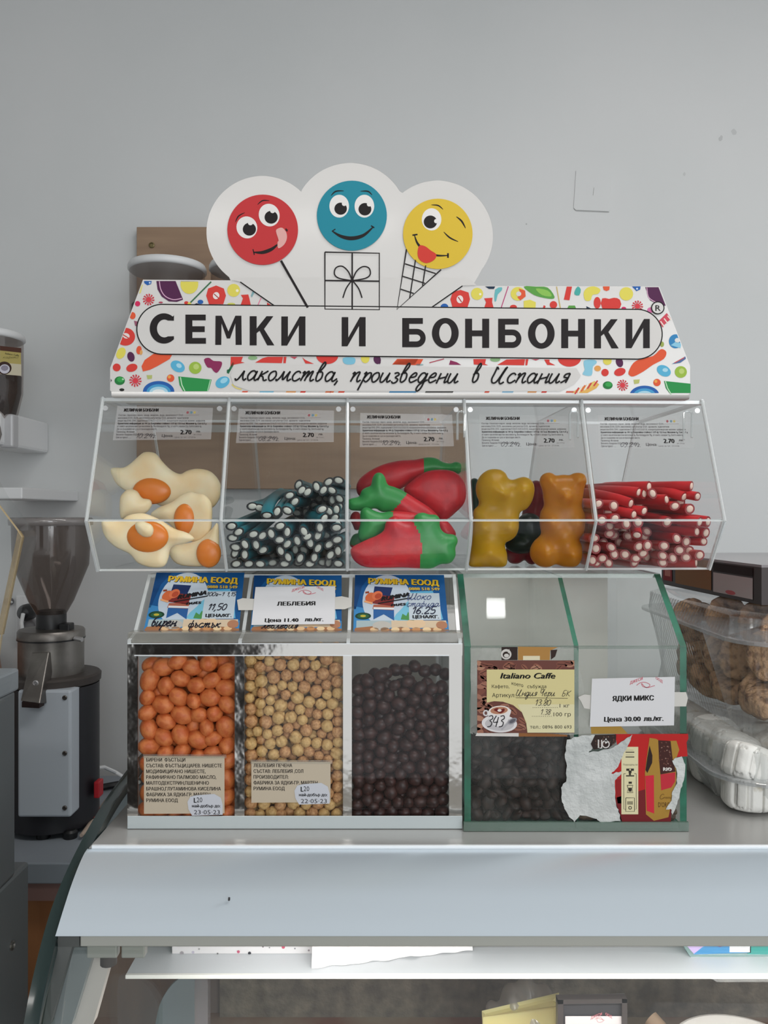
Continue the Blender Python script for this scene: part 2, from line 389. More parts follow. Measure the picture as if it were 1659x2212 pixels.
# ================================================================= behind: wooden board with coffee dispensers
t = thing('wooden_board', (0, 1.65, .3), 'pale oak-grain panel screwed to the wall behind the smiling sign', 'board')
OAK = mat('oak_laminate', '9a8068', .5, mix='8a715c', mscale=5, aniso=(1.2, 1, 9), mpos=(.3, .7))
Yb = 1.655
A, B = P(295, 490, Yb), P(1006, 1056, Yb)
MB().box(A.x, B.x, Yb, 1.68, B.z, A.z).build('board', t, m=OAK, bevel=.001)
def screw(mb, c, r, n=(0, -1, 0)):
    M = Vector((0, 0, 1)).rotation_difference(Vector(n)).to_matrix(); mb.lathe(c, [(r, 0), (r, r*.3), (r*.7, r*.5), (r*.62, r*.15)], 12, M)
mb = MB().use(mat('brass_screw', '7f7350', .4, .6)); screw(mb, P(328, 530, Yb), .006); mb.build('screw', t)

def dispenser(cx, y0, Y, label, k=1.0, YB=1.655):
    s = Y/F*k; c = P(cx, y0, Y); t = thing('coffee_dispenser', (c.x, Y, c.z-250*s), label, 'dispenser', 'wall coffee dispensers')
    def prof(L): return [(r*s, c.z-z*s) for r, z in L]
    O = Vector((c.x, Y, 0))
    MB().lathe(O, prof([(2, -3), (60, -3), (80, 2), (83, 8), (83, 15), (79, 18)]), 40).build('lid', t, 'all', m=WHITEP)
    MB().lathe(O, prof([(79, 18), (79, 60), (78, 130), (68, 175), (38, 215), (30, 232)]), 40, caps=False).build('jar', t, 'all', m=thin('brown_clear_jar', (.82, .78, .76), .06, .05, haze=.12, hazecol='8a807c'))
    MB().lathe(O, prof([(2, 88), (60, 88), (75, 92), (74, 130), (64, 174), (35, 213), (28, 230)]), 32).build('coffee_fill', t, True, m=mat('ground_coffee', '33231c', .8, bump=1, bscale=300, mix='22160f', mscale=200))
    mb = MB().box(c.x-22*s, c.x+54*s, Y-42*s, YB, c.z-246*s, c.z-172*s); mb.build('valve_housing', t, m=WHITEP, bevel=.006)
    mb = MB().tube([(c.x+30*s, Y-45*s, c.z-192*s), (c.x+56*s, Y-52*s, c.z-205*s), (c.x+60*s, Y-52*s, c.z-225*s), (c.x+52*s, Y-50*s, c.z-248*s)], 3.5*s, 8); mb.build('lever', t, True, m=STEEL)
    MB().box(c.x+42*s, c.x+72*s, Y-20*s, Y+10*s, c.z-250*s, c.z-178*s).build('bracket', t, m=mat('clear_bracket', 'b4b4b6', .3), bevel=.004)
    return t, s
d1, _ = dispenser(362, 572, 1.52, 'white-lidded clear dispenser in front of the oak panel, beside the sign')
d2, _ = dispenser(536, 572, 1.52, 'white-lidded clear dispenser half hidden behind the red smiling lollipop')
d3, s = dispenser(-35, 718, 1.5, 'brown coffee dispenser with yellow label at the picture edge', YB=1.68)
pl = Plane((0, 1.5-79*s-.001, 0), (0, -1, 0)); mb = MB()
a = Art(pl, .001); k = 1.45/1.5
def zz(x, y): return (x, y)
lb = Art(Plane((-.62, 1.5-.0705, 0), (.28, -1, 0)), .002)
lb.poly([(0, 757), (45, 760), (46, 812), (0, 808)], 'a89a5c', 0).poly([(0, 747), (46, 752), (46, 762), (0, 757)], '4a2c22', 1).poly([(0, 783), (46, 787), (46, 812), (0, 808)], 'bfb7a0', 1)
lb.ell(9, 795, 16, 14, '3a2620', 2).ell(10, 797, 11, 10, 'c4c2cc', 3).ell(10, 795, 8, 6, '8c8694', 4)
lb.text('Italiano Caffe', 11, 765, 41, 4, '3a3a22', 2, y1=770, bold=.02, shear=.2).hand('кафето', 6, 774, 40, 3, '55552e', 2)
lb.build('label', d3)
t = thing('wall_shelf', P(-5, 1070, 1.5), 'plain grey-white shelf block on the wall under the edge dispenser', 'shelf')
A, B = P(-90, 1053, 1.42), P(48, 1078, 1.42)
MB().box(A.x, B.x, 1.42, 1.68, B.z, A.z).build('shelf_board', t, m=WHITEP, bevel=.002)

# ================================================================= left: back counter, grinder, socket
t = thing('back_counter', (-.6, 1.45, -1.5), 'grey topped low counter with orange wood front behind the display case', 'counter')
MB().box(-1.4, 1.5, 1.245, 1.66, -.572, -.54).build('worktop', t, m=mat('grey_laminate', '9299a1', .45, mix='8a9098', mscale=4), bevel=.002)
MB().box(-1.38, 1.48, 1.275, 1.65, -1.5, -.572).build('cabinet_body', t, m=mat('orange_wood', 'b57a50', .5, mix='a56c45', mscale=5, aniso=(6, 1, 1)))
MB().box(-1.4, 1.5, 1.25, 1.275, -.60, -.572).build('front_edge', t, m=mat('rose_edge', '8a6a64', .5))

GY = 1.40; gs = GY/F
gc = P(111, 1106, GY); O = Vector((gc.x, GY, 0))
t = thing('coffee_grinder', (gc.x, GY, -.54), 'tall electric coffee grinder with smoky conical hopper and steel chute', 'grinder')
Z = lambda py: (CY-py)*gs
def gl(L): return [(r*gs, Z(y)) for r, y in L]
SMOKY = thin('smoky_hopper', (.50, .46, .44), .07, .08, haze=.25, hazecol='6b615c')
MB().lathe(O, gl([(30, 1327), (46, 1298), (77, 1220), (79, 1185), (80, 1135)]), 40, caps=False).build('hopper', t, 'all', m=SMOKY)
MB().lathe(O, gl([(80, 1135), (85, 1134), (86, 1122), (82, 1118), (78, 1120), (78, 1134)]), 40, caps=False).build('hopper_rim', t, 'all', m=thin('rim_plastic', (.7, .68, .67), .1, .1, haze=.45, hazecol='a8a2a0'))
MB().lathe(O, gl([(31, 1360), (31, 1322), (28, 1318), (2, 1318)]), 28).build('hopper_collar', t, True, m=BLACKP)
MB().lathe(O+Vector((0, 0, 0)), gl([(67, 1480), (67, 1378), (69, 1376), (69, 1362), (66, 1358), (30, 1356)]), 40).build('grinding_head', t, True, m=STEEL)
MB().lathe(O, gl([(69.6, 1379), (69.6, 1376)]), 40, caps=False).build('seam_ring', t, True, m=BLACKP)
MB().box(gc.x+28*gs, gc.x+50*gs, GY-30*gs, GY, Z(1361), Z(1344)).build('hopper_latch', t, m=BLACKP, bevel=.002)
M = Matrix.Rotation(0, 4, 'Z')
mb = MB().tube([(gc.x+62*gs, GY-30*gs, Z(1374)), (gc.x+80*gs, GY-36*gs, Z(1376))], 5*gs, 10); mb.build('side_knob', t, True, m=mat('nickel', 'c5c3c4', .3, .6))
MB().lathe(O+Vector((6*gs, 0, 0)), gl([(90, 1474), (96, 1470), (97, 1456), (93, 1452), (60, 1452)]), 44).build('motor_flange', t, True, m=mat('dark_cast_metal', '4b4542', .5, .4, bump=.6, bscale=90))
MB().lathe(O+Vector((6*gs, 0, 0)), gl([(93, 1768), (93, 1474)]), 44).build('motor_body', t, True, m=mat('black_enamel', '1c1b20', .45, coat=.1))
A = P(40, 1490, GY-95*gs); B = P(155, 1764, GY-95*gs)
MB().box(A.x, B.x, GY-100*gs, GY-30*gs, B.z, A.z).build('front_panel', t, m=mat('pale_grey_panel', 'bcc3cb', .4), bevel=.004)
mb = MB().use(STEEL)
for y in (1507, 1627, 1745): mb = MB().use(STEEL); screw(mb, P(140, y, GY-100*gs), 5*gs); mb.build('screw', t)
for i, (x, y) in enumerate(((92, 1780), (150, 1786))):
    c = P(x+2, 1106, GY-70*gs); MB().lathe((c.x, c.y, 0), [(14*gs, -.54), (15*gs, -.53), (11*gs, Z(1764))], 18).build('foot', t, True, m=BLACKP)
MB().lathe((gc.x+.02, GY+.05, 0), [(14*gs, -.54), (15*gs, -.53), (11*gs, Z(1764))], 18).build('foot', t, True, m=BLACKP)
Yc = GY-70*gs   # chute: open steel channel leaning to the camera
q = [P(68, 1410, Yc), P(106, 1408, Yc), P(86, 1520, Yc-.05), P(44, 1514, Yc-.05)]
n = Vector((0, .028, -.006))
mb = MB().hexa([q[3], q[2], q[2]+n, q[3]+n, q[0], q[1], q[1]+n, q[0]+n]); mb.build('chute', t, m=STEEL, bevel=.0015)
q2 = [P(47, 1516, Yc-.051), P(85, 1521, Yc-.051), P(84, 1530, Yc-.048), P(47, 1528, Yc-.048)]
MB().prism(q2, Vector((0, .02, 0))).build('chute_mouth', t, m=mat('dark_opening', '2a1815', .8))
mb = MB().box(gc.x-6*gs, gc.x+22*gs, GY-70*gs, GY-60*gs, Z(1442), Z(1420)).use(STEEL); screw(mb, (gc.x+8*gs, GY-70*gs, Z(1431)), 7*gs); mb.build('bolt_plate', t, m=STEEL)
mb = MB(); screw(mb, q[0].lerp(q[2], .6)+Vector((0, -.002, 0)), 6*gs); mb.build('chute_bolt', t, m=mat('nickel', 'c5c3c4', .3, .6))
A = P(207, 1720, GY-20*gs); B = P(219, 1685, GY-20*gs)
MB().box(A.x, B.x, GY-34*gs, GY-6*gs, A.z, B.z).build('red_switch', t, m=mat('red_switch', 'b3202a', .4), bevel=.002)

t = thing('wall_socket', P(58, 1340, 1.68), 'white double wall socket behind the coffee grinder', 'socket')
A, B = P(33, 1390, 1.668), P(82, 1286, 1.668)
MB().box(A.x, B.x, 1.668, 1.68, A.z, B.z).build('socket_plate', t, m=WHITEP, bevel=.003)
Mx = Matrix.Rotation(pi/2, 3, 'X')
MB().lathe(P(66, 1352, 1.666), [(.017, 0), (.017, .006), (.013, .006), (.013, .001)], 20, Mx).build('socket_face', t, True, m=mat('socket_grey', '8a8a8c', .5))
t = thing('power_plug', P(64, 1318, 1.64), 'black round plug with white lead in the wall socket', 'plug')
MB().lathe(P(64, 1321, 1.668), [(.017, 0), (.017, .02), (.012, .032), (.004, .036)], 20, Mx).build('plug_body', t, True, m=BLACKP)
A = P(52, 1325, 1.64)
MB().tube([P(50, 1326, 1.63), P(46, 1345, 1.62), P(50, 1375, 1.61), P(56, 1420, 1.62), P(60, 1500, 1.64), P(70, 1660, 1.65)], .004, 8).build('lead', t, True, m=WHITEP)
t = thing('rubber_plug', P(23, 1298, 1.66), 'small dark round plug on the wall left of the socket', 'plug')
MB().lathe(P(22, 1299, 1.678), [(.008, 0), (.008, .012), (.003, .016)], 14, Mx).build('plug_body', t, True, m=mat('dark_rubber', '38343a', .5))
MB().tube([P(18, 1297, 1.66), P(26, 1301, 1.655)], .002, 6).build('metal_pin', t, True, m=WHITEP)

t = thing('white_cable', P(240, 1668, 1.55), 'white cable arching over the grey counter behind the grinder', 'cable')
MB().tube([P(205, 1660, 1.5), P(225, 1657, 1.52), P(250, 1668, 1.55), P(275, 1684, 1.55), P(300, 1690, 1.5)], .0035, 8).build('cable', t, True, m=WHITEP)
t = thing('black_cable', P(240, 1690, 1.58), 'thick black cable lying along the grey counter beside the grinder', 'cable')
MB().tube([(x, y, -.533) for x, y in ((-.60, 1.50), (-.56, 1.56), (-.50, 1.60), (-.42, 1.62))], .0065, 8).build('cable', t, True, m=BLACKP)
t = thing('paper_tube', (-.485, 1.50, -.54), 'beige tube with red print lying on the grey counter', 'tube')
mb = MB().use(mat('beige_paper', 'b29f90', .6)).tube([(-.497, 1.33, -.531), (-.500, 1.47, -.529)], [.003, .010], 16)
mb.build('tube_body', t, True)
MB().tube([(-.4982, 1.385, -.5299), (-.4990, 1.425, -.5291)], [.0075, .0093], 16, caps=False).build('red_print', t, True, m=mat('red_print', 'a8473e', .6))

# grey cabinet and acrylic bin at the left edge, tub behind
t = thing('grey_cabinet', (-.6, .65, -1.5), 'large grey metal cabinet cut off by the picture edge', 'cabinet')
GCAB = mat('grey_metal', '787c7f', .45, .2)
MB().box(-.9, -.405, .35, .90, -.1975, -.173).build('top_band', t, m=mat('pale_grey_metal', 'a8aeb4', .4, .2), bevel=.003)
MB().box(-.9, -.407, .35, .895, -.40, -.1975).build('upper_body', t, m=GCAB, bevel=.003)
MB().box(-.9, -.407, .35, .93, -1.5, -.40).build('lower_body', t, m=GCAB, bevel=.004)
mb = MB().use(STEEL); screw(mb, (-.4068, .885, -.4735), .005, (1, 0, 0)); mb.build('screw', t)
t = thing('edge_acrylic_bin', P(0, 1440, .74), 'clear acrylic bin with thick yellowed edges standing on the grey cabinet', 'bin')
YED = mat('yellowed_edge', 'b9a682', .3)
hx = [(-60, 1000), (-20, 1070), (38, 1147), (46, 1160), (2, 1372), (-20, 1525), (-120, 1528), (-120, 1000)]
q = [P(x, y, .71) for x, y in hx]
dz = -.172-q[5].z
q[5] += Vector((0, 0, dz)); q[6] = Vector((q[6].x, .71, q[5].z))
mb = MB(); panel(mb, list(reversed(q)), .004, GLASS, YED); mb.build('side_panel', t)
MB().prism([v+Vector((0, .002, 0)) for v in q], Vector((0, .028, 0))).build('bin_body', t, m=GLASS)
MB().prism([v+Vector((0, .030, 0)) for v in q], Vector((0, .003, 0)), side=YED).build('rear_panel', t, m=GLASS)
q = [P(38, 1147, .712), P(46, 1160, .712), P(2, 1372, .712), P(-8, 1370, .712), P(34, 1170, .712)]
MB().prism(q, Vector((0, .006, 0))).build('thick_edge', t, m=thin('yellow_edge_sheet', (.85, .8, .65), .06, .1, haze=.5, hazecol='b09870'))
t = thing('plastic_tub', P(0, 1430, 1.3), 'orange-brown rounded tub mostly hidden behind the grey cabinet', 'tub')
MB().lathe((-.86, 1.46, 0), [(.12, -.54), (.15, -.45), (.16, -.33), (.15, -.26), (.10, -.235), (.01, -.23)], 30).build('tub_body', t, True, m=mat('terracotta_plastic', '9a6a50', .6))

# ================================================================= the display case
t = CASE = thing('display_case', (.4, .85, -1.5), 'curved front refrigerated display case with grey metal hood and dark side rim', 'display case')
HOOD = mat('satin_grey_metal', 'c0cad2', .32, .45, bump=.03, bscale=20)
XL, XR = -.2352, 1.25
prof = [(.6425, -.267), (.634, -.2685), (.622, -.2735), (.608, -.2815), (.597, -.2895), (.588, -.2965), (.582, -.3015), (.5795, -.3035), (.5825, -.3035), (.60, -.294), (.63, -.280), (.645, -.2745)]
prof = smooth_line(prof[:8], 4)+prof[8:]
MB().prism([(XL, y, z) for y, z in prof], Vector((XR-XL, 0, 0))).build('hood', t, 'all', m=HOOD)
MB().box(XL+.003, XR, .6425, .6455, -.270, -.2645).build('hood_lip', t, m=mat('bright_trim', 'e8ecef', .25, .2), bevel=.0006)
MB().box(XL, XR, .6455, 1.12, -.272, -.2673).build('top_plate', t, m=mat('grey_top_metal', 'b4b3b1', .28, .35), bevel=.0005)
MB().box(XL+.016, XR, .584, .592, -.3135, -.3035).build('lower_rail', t, m=mat('rail_grey', 'b0b1aa', .4, .2), bevel=.001)
MB().box(XL, XL+.0155, .584, .592, -.3135, -.3035).build('rail_end', t, m=mat('rail_dark', '5c5f5e', .4, .3))
mb = MB()
for a_, b_ in ((.020, .042), (.045, .062)): MB().box(XL+a_, XL+b_, .586, .594, -.323, -.3135).build('rail_clip', t, m=mat('rail_grey', 'b0b1aa', .4, .2), bevel=.001)
MB().tube([(XL+.034, .592, -.323), (XL+.034, .592, -.330)], .006, 12).build('clip_screw', t, True, m=mat('dark_cast_metal', '4b4542'))
rim = smooth_line([(1.10, -.247), (.90, -.2465), (.80, -.2475), (.751, -.2512), (.71, -.2565), (.668, -.2665), (.63, -.279), (.60, -.2945), (.577, -.3165), (.557, -.345), (.540, -.385), (.525, -.45), (.52, -.60)], 4)
top, bot = [], []
for i, (y, z) in enumerate(rim):
    a_, b_ = rim[max(i-1, 0)], rim[min(i+1, len(rim)-1)]; dx, dy = b_[0]-a_[0], b_[1]-a_[1]; l = math.hypot(dx, dy); nx, ny = dy/l, -dx/l
    top.append((y+nx*.002, z+ny*.002)); bot.append((y-nx*.006, z-ny*.006))
MB().prism([(-.2458, y, z) for y, z in top+bot[::-1]], Vector((.0102, 0, 0))).build('side_rim', t, 'all', m=mat('dark_green_rim', '1f2f2e', .2, coat=.5), bevel=.0012)
MB().prism([(-.2445, y, z) for y, z in bot]+[(-.2445, .95, -.60), (-.2445, 1.10, -.60)], Vector((.004, 0, 0))).build('side_glass', t, m=thin('side_glass', (.9, .94, .92), .06, .03))
fg = smooth_line([(.586, -.3135), (.572, -.335), (.556, -.37), (.545, -.42), (.538, -.50)], 3)
mb = MB().use(thin('front_glass', (.97, .985, .98), .05, .02))
mb.prism([(XL+.012, y, z) for y, z in fg]+[(XL+.012, y-.004, z) for y, z in fg[::-1]], Vector((XR-XL, 0, 0))); mb.build('front_glass', t, 'all')
def bar(name, q, Y, m, d=.01): MB().prism([P(x, y, Y) for x, y in q], Vector((0, d, 0))).build(name, t, m=m)
bar('end_frame', [(120, 2028), (158, 2028), (155, 2048), (108, 2215), (84, 2215)], .585, mat('frame_grey', '6d706f', .4, .3))
bar('end_frame', [(156, 2046), (206, 2046), (154, 2215), (106, 2215)], .592, mat('frame_green_grey', '90989a', .3, .3))
bar('end_frame', [(204, 2046), (236, 2050), (240, 2070), (200, 2215), (152, 2215)], .60, mat('frame_white', 'cfc8c2', .35))
# inside the case
SHELF = mat('lit_white_shelf', 'd3d6da', .35)
MB().box(XL+.012, XR, .702, 1.0, -.4022, -.400).build('shelf', t, m=SHELF)
MB().box(XL+.012, XR, .6985, .702, -.4028, -.3994).build('shelf_edge', t, m=mat('shelf_edge', 'f4f2ec', .2), bevel=.0005)
MB().box(-.187, XR, .922, .93, -.575, -.403).build('grille_panel', t, m=mat('perforated_grille', '5e574e', .6, .1, bump=1, bscale=260, mix='8a8070', mscale=55, mpos=(.35, .75)))
mb = MB()   # perforation: rows of small proud studs nearest the light
MB().box(XL+.012, -.187, .93, .935, -.60, -.404).build('inner_side_panel', t, m=mat('brown_grey_inner', '776860', .4, mix='6a5c55', mscale=6))  # brown-grey colour stands in for a reflection on the inner wall
MB().box(-.187, -.174, .80, .812, -.575, -.404).build('inner_post', t, m=thin('post_acrylic', (.8, .78, .8), .08, .05, haze=.45, hazecol='a39da0'))
MB().prism([P(x, y, .88) for x, y in smooth_line([(335, 2215), (345, 2170), (365, 2135), (385, 2116), (400, 2112), (446, 2112), (448, 2215)], 3)], Vector((0, .004, 0))).build('inner_fan_cover', t, m=mat('pale_blue_cover', '8d979b', .4))
MB().box(XL+.012, XR, .55, .94, -.60, -.575).build('deck', t, m=mat('case_deck', 'a59682', .5, mix='8b5a45', mscale=9))
MB().box(XL+.004, XR, .56, 1.10, -1.5, -.60).build('lower_body', t, m=GCAB)
MB().box(XL+.004, XR, 1.09, 1.12, -.60, -.272).build('rear_wall', t, m=mat('pale_grey_panel', 'bcc3cb', .4))
pl = Plane((0, .6425, -.267), (0, -1, 0))
d = [P(494, 1943, .592), P(497, 1937, .592), P(497, 1943, .590), P(494, 1947, .590)]
MB().tube([P(495, 1939, .5985), P(494.5, 1945, .5968)], .0008, 6).build('paint_chip', t, m=BLACKP)

# goods in the case
t = thing('speckled_box', (-.12, .76, -.40), 'white box with pink and grey dots on the lit shelf in the case', 'box')
A = P(370, 2066, .7316); B = P(684, 2066, .7316)
MB().box(A.x, B.x, .733, .82, -.4, -.33).build('carton', t, m=mat('white_card', 'e4dfe0', .5), bevel=.0008)
a = Art(Plane((0, .733, 0), (0, -1, 0)), .0004)
for x, y, r, c in ((393, 2059, 4, 'a6a0a4'), (417, 2057, 3, 'c0b8c8'), (515, 2056, 3.2, 'c2617a'), (539, 2059, 3.4, '3a3a40'), (612, 2046, 3.6, 'cc5a72'), (637, 2049, 1.8, '8c8c90'), (667, 2053, 2.2, '9a8f94'), (568, 2045, 2, '8a7f82'), (582, 2047, 1.5, '8a8a8a'), (350+80, 2050, 2, '9a9a9a'), (603, 2064, 2.5, 'a48a90'), (470, 2060, 2, '777777')):
    a.ell(x, y, r, r, c, 0, n=14)
a.build('printed_dots', t)
t = thing('white_paper_bag', P(850, 2080, .74), 'crumpled white paper bag lying on the lit shelf in the case', 'bag')
vs = []; nx, ny = 30, 10
mb = MB()
A, B = P(676, 2095, .722), P(1022, 2058, .735)
for j in range(ny+1):
    for i in range(nx+1):
        u, v = i/nx, j/ny
        x = A.x+(B.x-A.x)*u; y = .709+.029*u+.10*v; z = -.3995+.052*math.sin(pi*min(v*1.0+.0, 1))**.5*(1-.45*u)+.003*noise.noise(Vector((u*9, v*5, 1)))
        vs.append((x, y+.003*noise.noise(Vector((u*12, v*9, 4))), max(z, -.3995)))
mb.add(vs, [(j*(nx+1)+i, j*(nx+1)+i+1, (j+1)*(nx+1)+i+1, (j+1)*(nx+1)+i) for j in range(ny) for i in range(nx)])
mb.build('bag_paper', t, 'all', m=mat('white_paper', 'e2dcdc', .6, bump=.3, bscale=40))
t = thing('blue_blister_pack', P(1600, 2060, .75), 'blue and green shrink-wrapped tray on the right end of the lit shelf', 'packet')
pk = [P(x, y, .7285) for x, y in ((1474, 2041), (1490, 2066), (1500, 2072), (1700, 2070), (1700, 1980), (1470, 1980))]
MB().prism(pk, Vector((0, .07, 0))).build('tray', t, m=thin('wrap', (.8, .9, .9), .08, .05, haze=.5, hazecol='8fb0ac'), bevel=.001)
a = Art(Plane((0, .7285, 0), (0, -1, 0)), .0006)
a.poly([(1482, 2041), (1530, 2041), (1500, 2062)], 'b9a3cc', 0).poly([(1530, 2036), (1622, 2036), (1622, 2058), (1497, 2062)], '4a86b4', 1).poly([(1622, 2040), (1700, 2040), (1700, 2062), (1615, 2062)], '3f8f88', 1).rect(1545, 2046, 1620, 2057, 'd8d8da', 2).poly([(1540, 2040), (1570, 2040), (1555, 2048)], '70427a', 3).text('00 0000 000', 1526, 2057, 1570, 4, '556', 3, res=1) if False else a.poly([(1482, 2041), (1530, 2041), (1500, 2062)], 'b9a3cc', 0).poly([(1530, 2036), (1622, 2036), (1622, 2058), (1497, 2062)], '4a86b4', 1).poly([(1622, 2040), (1700, 2040), (1700, 2062), (1615, 2062)], '3f8f88', 1).rect(1576, 2044, 1620, 2057, 'd8d8da', 2).poly([(1540, 2040), (1570, 2040), (1555, 2046)], '70427a', 3)
a.build('printed_film', t)
# cheese in a bag
c = P(1140, 2175, .83)
t = thing('bagged_cheese', (c.x, c.y, -.575), 'pale yellow cheese block in a crumpled clear plastic bag in the case', 'cheese')
MB().prism([P(x, y, .80) for x, y in ((1052, 2204), (1204, 2168), (1212, 2364), (1052, 2364))], Vector((0, .010, 0))).build('cheese_block', t, m=mat('cheese', 'ecdf9c', .5, sss=.2), bevel=.004)
def fbag(X, Y, Z):
    d = np.sqrt(((X-c.x)/.056)**2+((Y-.83)/.045)**2+((Z+.578)/.098)**2)-1
    return (d*.05 + .0022*np.sin(X*160+Z*90)*np.sin(Z*140+Y*60)+.002*np.sin(X*330))
vs, q = nets(fbag, (c.x-.075, .765, -.575), (c.x+.075, .89, -.470), .0035)
me = arr_mesh('bag', vs-np.array(wloc(t)), q, thin('cling_plastic', (.93, .93, .93), .12, .12, haze=.45, hazecol='dcd6d0', bump=1)); link('plastic_bag', me, t)
t = thing('price_holder', P(1280, 2212, .74), 'dark framed clear price holder with a white card inside the case', 'price holder')
DK = mat('dark_frame', '46403f', .35)
pl = .74
mb = MB().use(DK)
for q in (((1205, 2160), (1355, 2158), (1355, 2167), (1205, 2169)), ((1205, 2160), (1217, 2160), (1217, 2465), (1205, 2465)), ((1344, 2158), (1355, 2158), (1357, 2465), (1346, 2465))): mb.prism([P(x, y, pl) for x, y in q], Vector((0, .008, 0)))
mb.build('frame', t, bevel=.0008)
MB().prism([P(x, y, pl+.004) for x, y in ((1214, 2165), (1348, 2163), (1348, 2460), (1214, 2460))], Vector((0, .002, 0))).build('backing', t, m=mat('dark_backing', '3b3a3e', .4))
a = Art(Plane((0, pl+.003, 0), (0, -1, 0)), .0003).rect(1221, 2195, 1343, 2300, 'e6dcdc', 0)
a.text('ДЖЕСИ', 1276, 2202, 1300, 6, 'c8757d', 1, y1=2193, bold=.02).text('ООД', 1308, 2193, 1322, 6, 'c8757d', 1, y1=2200, bold=.02).line([(1285, 2202), (1296, 2197), (1303, 2206), (1292, 2208), (1290, 2200), (1306, 2204)], .9, 'c8757d', 1, sm=4)
a.build('card', t)
t = thing('wafer_roll', P(1430, 2200, .8), 'beige rolled paper lying in the case beside the price holder', 'roll')
MB().tube([P(1405, 2200, .84), P(1560, 2374, .78)], .0085, 20).build('roll', t, True, m=mat('roll_paper', 'c3a386', .6))
MB().tube([P(1405, 2200, .84).lerp(P(1560, 2374, .78), .15), P(1405, 2200, .84).lerp(P(1560, 2374, .78), .3)], .0086, 16, caps=False).build('roll_tape', t, True, m=mat('roll_tape', 'b08e70', .6))
t = thing('white_dish', (.343, .77, -.575), 'white round dish low in the display case at the right', 'dish')
c = P(1610, 2232, .80)
MB().lathe((.343, .77, 0), [(.04, -.575), (.045, -.571), (.066, -.522), (.067, -.5185), (.065, -.5185), (.05, -.535), (.001, -.540)], 48).build('dish', t, True, m=mat('china', 'efe8e2', .25))

# ================================================================= the five-bin acrylic sweet display
TH = math.radians(2); EX = Vector((math.cos(TH), math.sin(TH), 0)); EY = Vector((-math.sin(TH), math.cos(TH), 0))
def Lw(x, y, z): return EX*x + EY*(y-.7) + Vector((0, .7, z))
XS = [-.2557, -.140, -.032, .0757, .185, .3003]
PF = [(.7305, -.0527), (.70, -.0082), (.746, .104), (.925, .104), (1.0, -.0082), (.985, -.0527)]
t = DISP = thing('sweet_display', Lw(.02, .86, -.0527), 'clear acrylic five-bin sweet display under the smiling sign', 'display bin')
for i, x in enumerate(XS):
    x0 = x-.0015 if 0 < i < 5 else (x if i == 0 else x-.003)
    q = [Lw(x0, y, z) for y, z in PF]
    mb = MB(); mb.use(GLASS).prism(q, EX*.003, side=AEDGE, back=GLASS); mb.build('end_panel' if i in (0, 5) else 'divider', t)
def pq(a, b, x0=XS[0]+.0031, x1=XS[5]-.0031, t_=.003, name='panel', shrink=0):
    (ya, za), (yb, zb) = a, b
    q = [Lw(x0, ya, za), Lw(x1, ya, za), Lw(x1, yb, zb), Lw(x0, yb, zb)]
    mb = MB(); panel(mb, q, t_, GLASS, AEDGE); return mb.build(name, t)
pq(PF[0], PF[1], name='front_panel')
pq((PF[5][0]-.001, -.0527), (PF[0][0]+.003, -.0527), name='bottom_panel', t_=.0012)
pq((PF[2][0]+.001, .104), (PF[3][0]-.003, .104), name='top_panel', x0=XS[0]-.001, x1=XS[5]+.001)
pq(PF[4], PF[5], name='back_panel'); pq(PF[3], PF[4], name='back_panel')
n2 = Vector((0, 0, 0))
for i in range(5):
    mb = MB()
    a_, b_ = (.7004, -.0062), (.7445, .1005)
    q = [Lw(XS[i]+.0022, *a_), Lw(XS[i+1]-.0022, *a_), Lw(XS[i+1]-.0022, *b_), Lw(XS[i]+.0022, *b_)]
    panel(mb, q, .0028, GLASS, AEDGE); mb.build('lid', t)
LIDP = plane3(Lw(-.2, .7004, -.0062), Lw(.2, .7004, -.0062), Lw(0, .7445, .1005))
AC = mat('clear_bright_acrylic', 'd4d8d8', .15, coat=.6)
# joints that catch the light, hinge pins and lid stops
JM = thin('joint', (.97, .98, .98), .12, .1, haze=.38, hazecol='eceeee')
for i, x in enumerate(XS):
    w = .0013; mb = MB()
    for j in (0, 1, 2):
        (ya, za), (yb, zb) = PF[j], PF[(j+1) % 6]
        if j == 2: yb = ya+.02
        xx = x if i not in (0, 5) else (x+.0015 if i == 0 else x-.0015)
        mb.tube([Lw(xx, ya-.0008, za), Lw(xx, yb-.0008, zb)], w, 6)
    mb.build('glued_joint', t, True, m=JM)
for px, py in ((485, 948), (749, 942), (1009, 940), (1261, 945), (189, 1128), (1545, 990)):
    pass
for i in range(5):
    for xx in (XS[i]+.005, XS[i+1]-.008):
        p = Lw(xx, .7425, .094); mb = MB().tube([p, p+Vector((0, -.0015, 0))], .0024, 10)
        mb.build('hinge_pin', t, True, m=thin('pin', (.96, .97, .97), .25, .1, haze=.3, hazecol='f2f2f2'))
PEG = thin('peg_acrylic', (.9, .92, .92), .16, .08, haze=.22, hazecol='dfe3e3')
for i in (2, 3, 4):   # tall rounded lid stops of bins 3..5
    px = (996, 1240, 1486)[i-2]; w = (8, 9, 9)[i-2]
    outer = [(px-w, 950), (px-w, 895), (px-w+3, 889), (px+w-3, 889), (px+w, 895), (px+w-1, 945)]
    q = [LIDP.hit(x, y, .004) for x, y in outer]
    MB().tube(q, .0011, 8).build('lid_stop', t, True, m=PEG)
mb = MB()    # label strip rail behind the lids
mb.hexa([Lw(XS[0]+.004, .918, .090), Lw(XS[3], .918, .090), Lw(XS[3], .921, .090), Lw(XS[0]+.004, .921, .090), Lw(XS[0]+.004, .918, .098), Lw(XS[3], .918, .098), Lw(XS[3], .921, .098), Lw(XS[0]+.004, .921, .098)])
mb.build('rear_rail', t, m=PEG)

